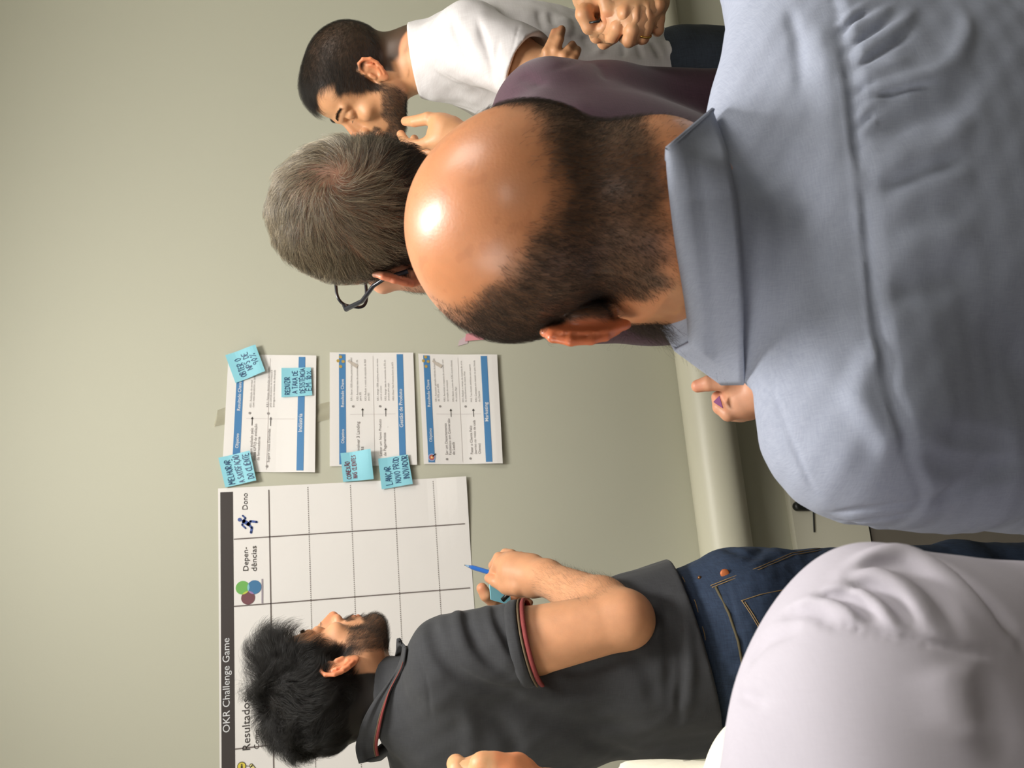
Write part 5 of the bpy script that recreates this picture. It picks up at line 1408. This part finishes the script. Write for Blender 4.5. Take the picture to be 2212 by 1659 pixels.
    # sleeve trims: rings at the cuff
    def ring(name, c_, a_, r, w, m, off):
        a_ = nrm(a_); u = nrm(np.cross(a_, [0, 0, 1.0])); v = np.cross(a_, u); T, Bt = [], []
        for k in range(25):
            t = 2 * PI * k / 24; d = u * math.cos(t) + v * math.sin(t)
            rr = r
            q = c_ + a_ * off; zz = np.linspace(.045, .085, 80); dd = b_.eval(q + d * zz[:, None]); j0 = np.nonzero(dd < 0)[0]; j = np.nonzero(dd[j0[0]:] > 0)[0] if len(j0) else []; rr = min(zz[j0[0] + j[0]], r + .006) if len(j) else r + .001
            T.append(q + d * (rr + .0012)); Bt.append(q + a_ * w + d * (rr + .0012))
        band(name, T, Bt, m, root, th=.0035, rows=3, bulge=.001, ctr=c_)
    ring('sleeve_stripe', cR, ax, .062, .0075, rm, -.002); ring('sleeve_stripe', cR, ax, .062, .004, om, -.0065); ring('sleeve_band', cR, ax, .062, .018, pm, -.0255)
    # collar
    cN = neck + up * .0
    tp = [(860, 1378), (868, 1400), (858, 1440), (836, 1475), (806, 1515), (782, 1560), (768, 1612), (775, 1650)]
    bt = [(876, 1396), (872, 1422), (866, 1445), (843, 1490), (833, 1522), (824, 1560), (816, 1610), (822, 1640)]
    n_ = len(tp)
    Rn = .066; T, Bt = [], []
    full = Sdf(); full.ops = list(s.ops) + [o for o in b_.ops if o[0] == 'u']
    _, A = drape('collar', full, tp, bt, pm, root, lo=1.2, hi=1.8, gap0=.002, gap1=.006, roll=.004, smooth=10,
        wrapL=((neck + fw * .075 - lf * .01 + up * .0, neck + fw * .085 - lf * .03 - up * .035),), wrapR=((neck + lf * .07 + up * .01, neck + lf * .085 - up * .02), (neck + fw * .075 + lf * .02, neck + fw * .085 + lf * .04 - up * .035)))
    def edge_strip(name, r0, r1, m, c0, c1, lift):
        X0 = A[:, c0:c1]; rows = X0.shape[0] - 1; T_ = X0[0] * 0; 
        def at(v): i = min(int(v), rows - 1); return X0[i] * (1 - (v - i)) + X0[i + 1] * (v - i)
        a_, b2 = at(r0 * rows), at(r1 * rows); mb = MB(); n2 = len(a_); o_ = np.array([nrm(CAM - p) for p in a_]) * lift
        V = list(a_ + o_) + list(b2 + o_) + list(a_ - o_ * .2) + list(b2 - o_ * .2); F = []
        for i in range(n2 - 1): F += [(i, i + 1, n2 + i + 1, n2 + i), (i, 2 * n2 + i, 2 * n2 + i + 1, i + 1), (n2 + i, n2 + i + 1, 3 * n2 + i + 1, 3 * n2 + i)]
        mb.add(V, F); return mb.build(name, m, root, True)
    c0 = 8; c1 = c0 + 60
    edge_strip('collar_stripe', .86, 1.0, rm, c0 + 12, c1, .0012); edge_strip('collar_stripe', .80, .86, om, c0 + 12, c1, .0010)
    # jeans
    jm = mat('blue_denim', srgb(44, 62, 88), .85)
    weave(jm, srgb(32, 46, 68), srgb(46, 63, 88), scale=1100, bump=.25, big=40)
    j = Sdf(); j.ell(hip - up * .02, (.125, .165, .14), k=.02, R=np.stack([fw, lf, up], 1)); legs(j, hip, lf, fw, inf=.018, k=.05, spread=.085)
    j.cone(hip - lf * .05 - fw * .01, hip - lf * .05 + up * .06, .124, .112, k=.03); j.cone(hip + lf * .05 - fw * .01, hip + lf * .05 + up * .06, .124, .112, k=.03)
    j.disp(lambda p: .0022 * vnoise(p, 12, 1) + .001 * vnoise(p, 40, 2))
    jb = Sdf(); jb.ops = list(j.ops)
    J = lambda q: jb.pix(q, z0=1.1)
    wbt = [(1462, 1246), (1490, 1300), (1510, 1370), (1520, 1440), (1522, 1520)]; wbl = [(1545, 1215), (1568, 1262), (1590, 1340), (1604, 1400), (1606, 1480), (1580, 1590)]
    side = [(1535, 1262), (1570, 1248), (1640, 1222), (1710, 1192), (1780, 1180)]
    pock = [(1598, 1296), (1640, 1282), (1700, 1270), (1790, 1262)]; pock2 = [(1600, 1298), (1618, 1325), (1640, 1362), (1650, 1400)]
    yoke = [(1540, 1265), (1560, 1310), (1590, 1370), (1602, 1440)]
    yk2 = [(1540, 1262), (1575, 1330), (1598, 1390), (1606, 1470)]
    for q, w, d in ((side, .0035, .0022), (pock, .0030, .0022), (pock2, .0030, .0022), (wbl, .003, .002), ([(1560, 1180), (1600, 1195), (1650, 1200)], .01, .004), ([(1580, 1230), (1620, 1210), (1660, 1170)], .008, .004), ([(1620, 1150), (1650, 1165), (1680, 1160)], .006, .004)):
        j.crease(J(q), w, d)
    cloth('jeans', j, .0046, jm, root, split=(hip - up * .35, up), hc=.010)
    thr = mat('tan_thread', srgb(150, 124, 84), .8)
    def stitch(q, off=(0, 0), dash=True, r=.00075):
        pts3 = J([(a + off[0], b + off[1]) for a, b in q]); mb = MB()
        dense = []
        for a, b in zip(pts3, pts3[1:]):
            for t in np.linspace(0, 1, 9)[:-1]: dense.append(a + (b - a) * t)
        dense = [p - nrm(p - CAM) * (max(0, jb.eval(np.array([p]))[0]) * 0 + .0012) for p in dense]
        mb.tube(dense, r, n=6); return mb
    stitch([(1543, 1272), (1572, 1330), (1592, 1390), (1604, 1460)], (3, -4), r=.0022).build('felled_seam', mat('olive_seam', srgb(92, 84, 62), .8), root, True)
    for q, o_ in ((side, (0, 3)), (side, (3, 7)), (pock, (3, 2)), (pock2, (3, 0)), (pock2, (9, 2)), (wbt, (12, 0))):
        stitch(q, o_).build('stitching', thr, root, True)
    # coin pocket tab, rivet, belt loop
    a = J([(1566, 1239)])[0]; s2 = Sdf(); nn = -nrm(a - CAM); s2.ell(a + nn * .0005, (.0075, .0075, .0022), k=.001, R=frame(np.cross([0, 0, 1.], nn), nn)[:, [0, 2, 1]] if False else np.stack([nrm(np.cross([0, 0, 1.], nn)), np.cross(nn, nrm(np.cross([0, 0, 1.], nn))), nn], 1))
    V, F = surface(s2, .0012); mesh_from('rivet', V, F, mat('copper_rivet', srgb(176, 98, 52), .5, Metallic=.4), root)
    a = J([(1511, 1248)])[0]; s2 = Sdf(); s2.ell(a, .0032, k=.001); V, F = surface(s2, .0012); mesh_from('rivet', V, F, mat('brass_rivet', srgb(120, 84, 50), .4, Metallic=.6), root)
    shoes('shoe', hip, lf, fw, mat('brown_shoe', srgb(70, 50, 36), .4), root)
    # pen, pad of notes, marker
    a, b = P(1003, 1220.5, 1.72), P(1096, 1248, 1.635); d = nrm(b - a); t = empty('pen', tuple(a), label='blue ballpoint pen in the writing hand of the polo man', cat='pen')
    bl = mat('pen_blue', srgb(30, 92, 172), .3)
    MB().tube([a + d * .017, a + d * .024, b, b + d * .05], [.0030, .0044, .0046, .0046], n=10).build('barrel', bl, t, True)
    MB().tube([a + d * .004, a + d * .017], [.0014, .0030], n=10).build('grip_cone', mat('pen_tip', srgb(120, 150, 180), .3), t, True)
    MB().tube([a, a + d * .005], [.0005, .0013], n=8).build('point', blk, t, True)
    q = [P(1058, 1262, 1.69), P(1061, 1296, 1.69), P(1104, 1308, 1.70), P(1100, 1256, 1.70)]
    nn = nrm(np.cross(q[1] - q[0], q[3] - q[0])); nn = nn if nn @ FWD > 0 else -nn
    mb = MB(); mb.add([p for p in q] + [p + nn * .006 for p in q], [(0, 1, 2, 3), (7, 6, 5, 4), (0, 4, 5, 1), (1, 5, 6, 2), (2, 6, 7, 3), (3, 7, 4, 0)])
    tag(mb.build('note_pad', cyan_m), 'cyan pad of sticky notes held in the left hand', 'note pad')
    a, b = P(1092, 1290, 1.675), P(1106, 1276, 1.675); mb = MB(); mb.tube([a - (b - a) * .5, b], .0045, n=12); tag(mb.build('marker', blk, None, True), 'black marker end held with the cyan note pad', 'marker')
    return hd
HA = polo_man()
# ------------------------------------------------------------------ simple figures whose bodies stand mostly outside the frame
def partial_man(name_label, earp, ez, side, yaw, pitch, shL, shR, neck, hip, arms, cloth_m, skin_c, split=None, sl=.9, fine=None, tone=None, shirt_h=.005, creases=(), trouser=None, cuts=None, r_sl=(.062, .052, .040), pre=None, tp_=None, disp=None, sz0=.25):
    hd = Head(P(earp[0], earp[1], ez), side, yaw, pitch, 0, 1.0, {}, px=earp)
    root = empty('person', (hip[0], hip[1], 0), label=name_label, cat='person')
    s = Sdf(); mid, fw, lf, up = torso(s, shL, shR, hip, inf=-.008)
    hd.add_to(s); s.cone(hd.w((-.035, 0, -.05)), neck - up * .02, .052, .056, k=.025); s.cone(hd.w((-.058, 0, -.02)), neck - up * .02, .042, .050, k=.03)
    for (sh, el, wr) in arms: arm(s, sh, el, wr, ru=.040, re=.036, rw=.027)
    legs(s, hip, lf, fw)
    if pre: pre(s, fw, lf, up)
    co = s
    parts = [surface(s, .0045, lo=hd.O - .16, hi=hd.O + .18), surface(s, .012)]
    if fine: parts += [surface(s, h, np.array(a), np.array(b)) for a, b, h in fine]
    V, F = merge(*parts); l = hd.l(V); c = skin_colour(l, np.array(skin_c))
    if tp_: c = tips(V, c, tp_, np.array(skin_c))
    m = hair_region(l) * .8; c = c * (1 - m[:, None]) + np.array(srgb(40, 33, 28)) * m[:, None]
    mesh_from('body', V, F, skin('face_skin'), root, True, c)
    pts = scalp(hd, lambda p: hair_region(p), 6000, 31, h=.006)
    hair('hair', hd, pts, lambda p: col3(.6, 0, -.6, len(p)), .03, .012, bpy.data.materials['black_brown_hair'], root, seg=4, radius=.0002, lift=.5, wild=.25)
    g = Sdf(); torso(g, shL, shR, hip, inf=.014, neck=neck - up * .02)
    for i, (sh, el, wr) in enumerate(arms):
        if sl <= 0: sleeve(g, sh, el, .6, r_sl[0], r_sl[1], .046); continue
        g.cone(sh, el, r_sl[0], r_sl[1], k=.03)
        if sl > 0: g.cone(el, el + (wr - el) * sl, r_sl[1], r_sl[2], k=.015)
    g.disp(disp or (lambda p: .0025 * vnoise(p, 10, 1)))
    b_ = Sdf(); b_.ops = list(g.ops)
    for q, w, d in creases: g.crease(b_.pix(q, z0=sz0), w, d)
    if sl > 0:
        for sh, el, wr in arms: g.plane(el + (wr - el) * sl * .98, wr - el, k=.003, c=wr, r=.09)
    g.plane(hip - up * .14, -up, k=.004)
    cloth('shirt', g, shirt_h, cloth_m, root, split=split, hc=.010)
    t = Sdf(); t.ell(hip, (.14, .175, .13), k=.02, R=np.stack([fw, lf, up], 1)); legs(t, hip, lf, fw, inf=.014, k=.04)
    cloth('trousers', t, .011, trouser or bpy.data.materials['dark_trousers'], root)
    shoes('shoe', hip, lf, fw, bpy.data.materials['black_shoe'], root)
    return root, s, g, b_
def hands_man():
    shL = P(985, -330, 1.12); shR = P(985, -360, 1.50); neck = P(905, -345, 1.34); hip = P(1640, -330, 1.42)
    elL = P(1330, -350, 1.10); wrL = P(1290, -85, 1.22); elR = P(1440, -380, 1.42); wrR = P(1385, -70, 1.27)
    def pre(s, fw, lf, up):
        z = 1.255
        # left hand: fist, thumb and index pinching a small clip
        K_ = .0018
        s.cone(wrL, P(1283, -14, z + .004), .028, .031, k=.02); s.cone(wrL, P(1298, -16, z + .01), .026, .026, k=.02)
        finger(s, [P(1303, -34, z - .022), P(1309, -2, z - .032), P(1313, 20, z - .030), P(1311, 38, z - .022)], .0130, .0088, k=K_, k0=.005)
        finger(s, [P(1267, -4, z - .002), P(1262, 30, z - .010), P(1273, 57, z - .004), P(1290, 64, z - .002)], .0138, .0092, k=K_, k0=.006)
        finger(s, [P(1290, 64, z - .002), P(1304, 60, z - .010), P(1313, 48, z - .018)], .0092, .0078, k=K_, k0=.002)
        finger(s, [P(1276, 10, z + .018), P(1276, 44, z + .016), P(1289, 78, z + .010), P(1316, 72, z + .006)], .0125, .0082, k=K_, k0=.003)
        finger(s, [P(1290, 10, z + .032), P(1294, 50, z + .034), P(1304, 92, z + .024), P(1326, 82, z + .016)], .0115, .0078, k=K_, k0=.003)
        # right hand: back towards the viewer, fingers pointing away from the wrist
        z = 1.222
        s.cone(wrR, P(1354, 20, z + .008), .028, .0215, k=.015); s.cone(wrR, P(1377, 26, z), .028, .0205, k=.015); s.cone(wrR, P(1401, 20, z + .004), .028, .0190, k=.015); s.cone(wrR, P(1420, 4, z + .014), .026, .0165, k=.015)
        finger(s, [P(1346, 30, z + .006), P(1335, 58, z + .004), P(1324, 78, z + .022), P(1314, 80, z + .040)], .0118, .0082, k=K_, k0=.004)
        finger(s, [P(1374, 36, z - .002), P(1366, 64, z - .006), P(1360, 86, z + .004), P(1358, 90, z + .020)], .0116, .0086, k=K_, k0=.004)
        finger(s, [P(1402, 32, z + .002), P(1395, 58, z - .004), P(1388, 81, z + .006), P(1386, 84, z + .020)], .0110, .0082, k=K_, k0=.004)
        finger(s, [P(1423, 14, z + .012), P(1422, 40, z + .006), P(1421, 64, z + .012), P(1420, 68, z + .025)], .0098, .0072, k=K_, k0=.004)
        finger(s, [P(1335, -34, z + .020), P(1326, 2, z + .022), P(1321, 26, z + .022), P(1319, 42, z + .020)], .0130, .0088, k=K_, k0=.006)
        for (x, y) in ((1375, 32), (1402, 27), (1351, 28), (1423, 10)): s.ell(P(x, y, z - .012), (.0085,) * 3, k=.010)
        for (x0_, x1_, y0_, d_) in ((1389, 1388, 36, .004), (1362, 1356, 38, .0035), (1412, 1411, 26, .004)): s.crease([P(x0_ + 2, y0_ - 34, z - .026), P(x0_, y0_ - 8, z - .02), P(x1_, y0_ + 10, z - .01)], .0045, d_)
    box = (P(1250, 110, 1.2) - [.06, .10, .14], P(1250, -100, 1.25) + [.05, .12, .06])
    root, s, g, b_ = partial_man('person at the right edge, only clasped hands with a gold ring in view', (870, -345), 1.28, 1, 186, -10, shL, shR, neck, hip,
                [(shL, elL, wrL), (shR, elR, wrR)], weave(mat('dark_shirt_cloth', srgb(40, 40, 46), .85), srgb(38, 38, 44), srgb(50, 50, 56), scale=800), srgb(206, 150, 108), sl=-1, fine=[(box[0], box[1], .0021)], pre=pre, split=(P(1300, -330, 1.2), .01), tp_=[P(1311, 36, 1.225), P(1314, 46, 1.228), P(1358, 90, 1.235), P(1386, 84, 1.235)])
    # ring
    c = P(1390, 73, 1.2235); ax_ = nrm(P(1388, 81, 1.228) - P(1395, 58, 1.218)); u = nrm(np.cross(ax_, UP)); v = np.cross(ax_, u)
    mb = MB(); mb.tube([c + FWD * .0015 + (u * math.cos(t) + v * math.sin(t)) * .0104 for t in np.linspace(0, 2 * PI, 25)], .0016, n=8, cap=False)
    mb.build('ring', mat('gold', srgb(226, 180, 90), .25, Metallic=1.0), root, True)
    a, b = P(1273, 49, 1.236), P(1294, 46, 1.232); mb = MB(); mb.tube([a, b, P(1298, 38, 1.236)], [.0014, .0020, .0020], n=10)
    tag(mb.build('pen_clip', blk, None, True), 'small dark clip pinched between thumb and finger at the right edge', 'clip')
hands_man()
def near_man():
    shR = P(1905, 1418, .485); shL = P(1840, 2650, .47); neck = P(1730, 2200, .52); hip = np.array([-.33, .36, .84])
    elR = P(2640, 1450, .60); wrR = elR + np.array([.0, .06, -.22])
    elL = shL + np.array([-.05, .05, -.28]); wrL = elL + np.array([.0, .06, -.22])
    cr = []
    for q, w, d in (([(1822, 1238), (1893, 1200), (1957, 1196), (2037, 1238), (2100, 1301), (2180, 1381)], .0055, -.0085), ([(1965, 1186), (2061, 1238), (2140, 1309), (2204, 1381)], .0055, .0070),
                    ([(1822, 1252), (1885, 1240), (1949, 1270), (2005, 1341), (2021, 1365)], .0042, -.0070), ([(1838, 1246), (1901, 1216), (1965, 1228), (2037, 1293), (2069, 1365)], .0045, .0070),
                    ([(1758, 1285), (1838, 1270), (1901, 1309), (1941, 1357)], .0038, -.0055), ([(1790, 1281), (1869, 1268), (1933, 1305), (1977, 1361)], .0036, .0055),
                    ([(1710, 1309), (1774, 1297), (1838, 1325), (1869, 1349)], .0034, -.0045), ([(1742, 1301), (1806, 1287), (1869, 1321), (1909, 1357)], .0032, .0048),
                    ([(1680, 1335), (1740, 1318), (1790, 1338), (1815, 1352)], .0032, .0042), ([(1782, 1345), (1838, 1349), (1917, 1363), (1997, 1381), (2077, 1401), (2156, 1417)], .0028, .0030),
                    ([(1612, 1440), (1646, 1391), (1690, 1365), (1740, 1352)], .0045, .0035), ([(1590, 1496), (1630, 1512), (1665, 1512)], .0035, .0028), ([(2090, 1440), (2130, 1500), (2150, 1580), (2200, 1640)], .012, .004), ([(2040, 1420), (2070, 1500), (2090, 1600)], .014, -.004)):
        cr.append((q, w, d))
    for k in range(15):
        x_ = 1775 + k * 25; y_ = 1346 + (x_ - 1782) * .19 + 1.5 * math.sin(k * 2.3); cr.append(([(x_, y_ - 9), (x_ + 3, y_ + 9)], .0016, .0022 if k % 2 else .0016))
    lm = weave(mat('pale_lavender_cotton', srgb(188, 183, 194), .85), srgb(187, 182, 193), srgb(191, 186, 197), scale=2200, bump=.05)
    def dsp(p): return .0018 * vnoise(p, 14, 1)
    partial_man('person nearest the camera in a pale lavender shirt, only shoulder and sleeve in view', (1330, 2180), .50, -1, 95, -5, shL, shR, neck, hip,
                [(shR, elR, wrR), (shL, elL, wrL)], lm, srgb(206, 150, 112), sl=.85, shirt_h=.0023, split=(P(1880, 1400, .46), .17), creases=cr, r_sl=(.060, .052, .042), disp=dsp, sz0=.2)
near_man()
def cream_man():
    shR = P(1690, 1690, .78); shL = P(1690, 2260, .98); neck = P(1650, 2020, .90); hip = np.array([-.48, .92, .86])
    elR = P(1990, 1760, .80); wrR = P(1190, 1735, .92)
    elL = shL + np.array([-.04, .10, -.27]); wrL = elL + np.array([.2, .12, .04])
    def pre(s, fw, lf, up):
        z = .86
        s.cone(wrR, P(1100, 1715, z), .028, .033, k=.02)
        finger(s, [P(1120, 1690, z), P(1100, 1664, z), P(1078, 1655, z + .01), P(1060, 1670, z + .03)], .0150, .0100)
        finger(s, [P(1060, 1690, z), P(1042, 1652, z), P(1030, 1655, z + .02), P(1030, 1680, z + .04)], .0130, .0095)
        finger(s, [P(1090, 1690, z), P(1070, 1654, z), P(1056, 1660, z + .02), P(1050, 1680, z + .04)], .0130, .0095)
        finger(s, [P(1035, 1720, z), P(1012, 1690, z), P(992, 1662, z + .01), P(985, 1650, z + .02)], .0130, .0092)
        finger(s, [P(1110, 1690, z + .01), P(1120, 1654, z + .01), P(1112, 1652, z + .03), P(1100, 1670, z + .04)], .0125, .0095)
        finger(s, [P(1125, 1700, z + .02), P(1134, 1664, z + .02), P(1126, 1662, z + .04), P(1115, 1680, z + .05)], .0110, .0085)
    box = (P(1150, 1760, .86) - [.06, .08, .06], P(960, 1640, .88) + [.03, .08, .05])
    partial_man('person at the left edge in a cream shirt, only shoulder and knuckles in view', (1130, 2010), .92, -1, 40, -5, shL, shR, neck, hip,
                [(shR, elR, wrR), (shL, elL, wrL)], weave(mat('cream_cotton', srgb(238, 234, 214), .85), srgb(236, 232, 212), srgb(242, 238, 220), scale=900, bump=.1), srgb(226, 164, 118), sl=.8, fine=[(np.minimum(*box), np.maximum(*box), .0024)], pre=pre, split=(P(1560, 1640, .75), .14))
cream_man()
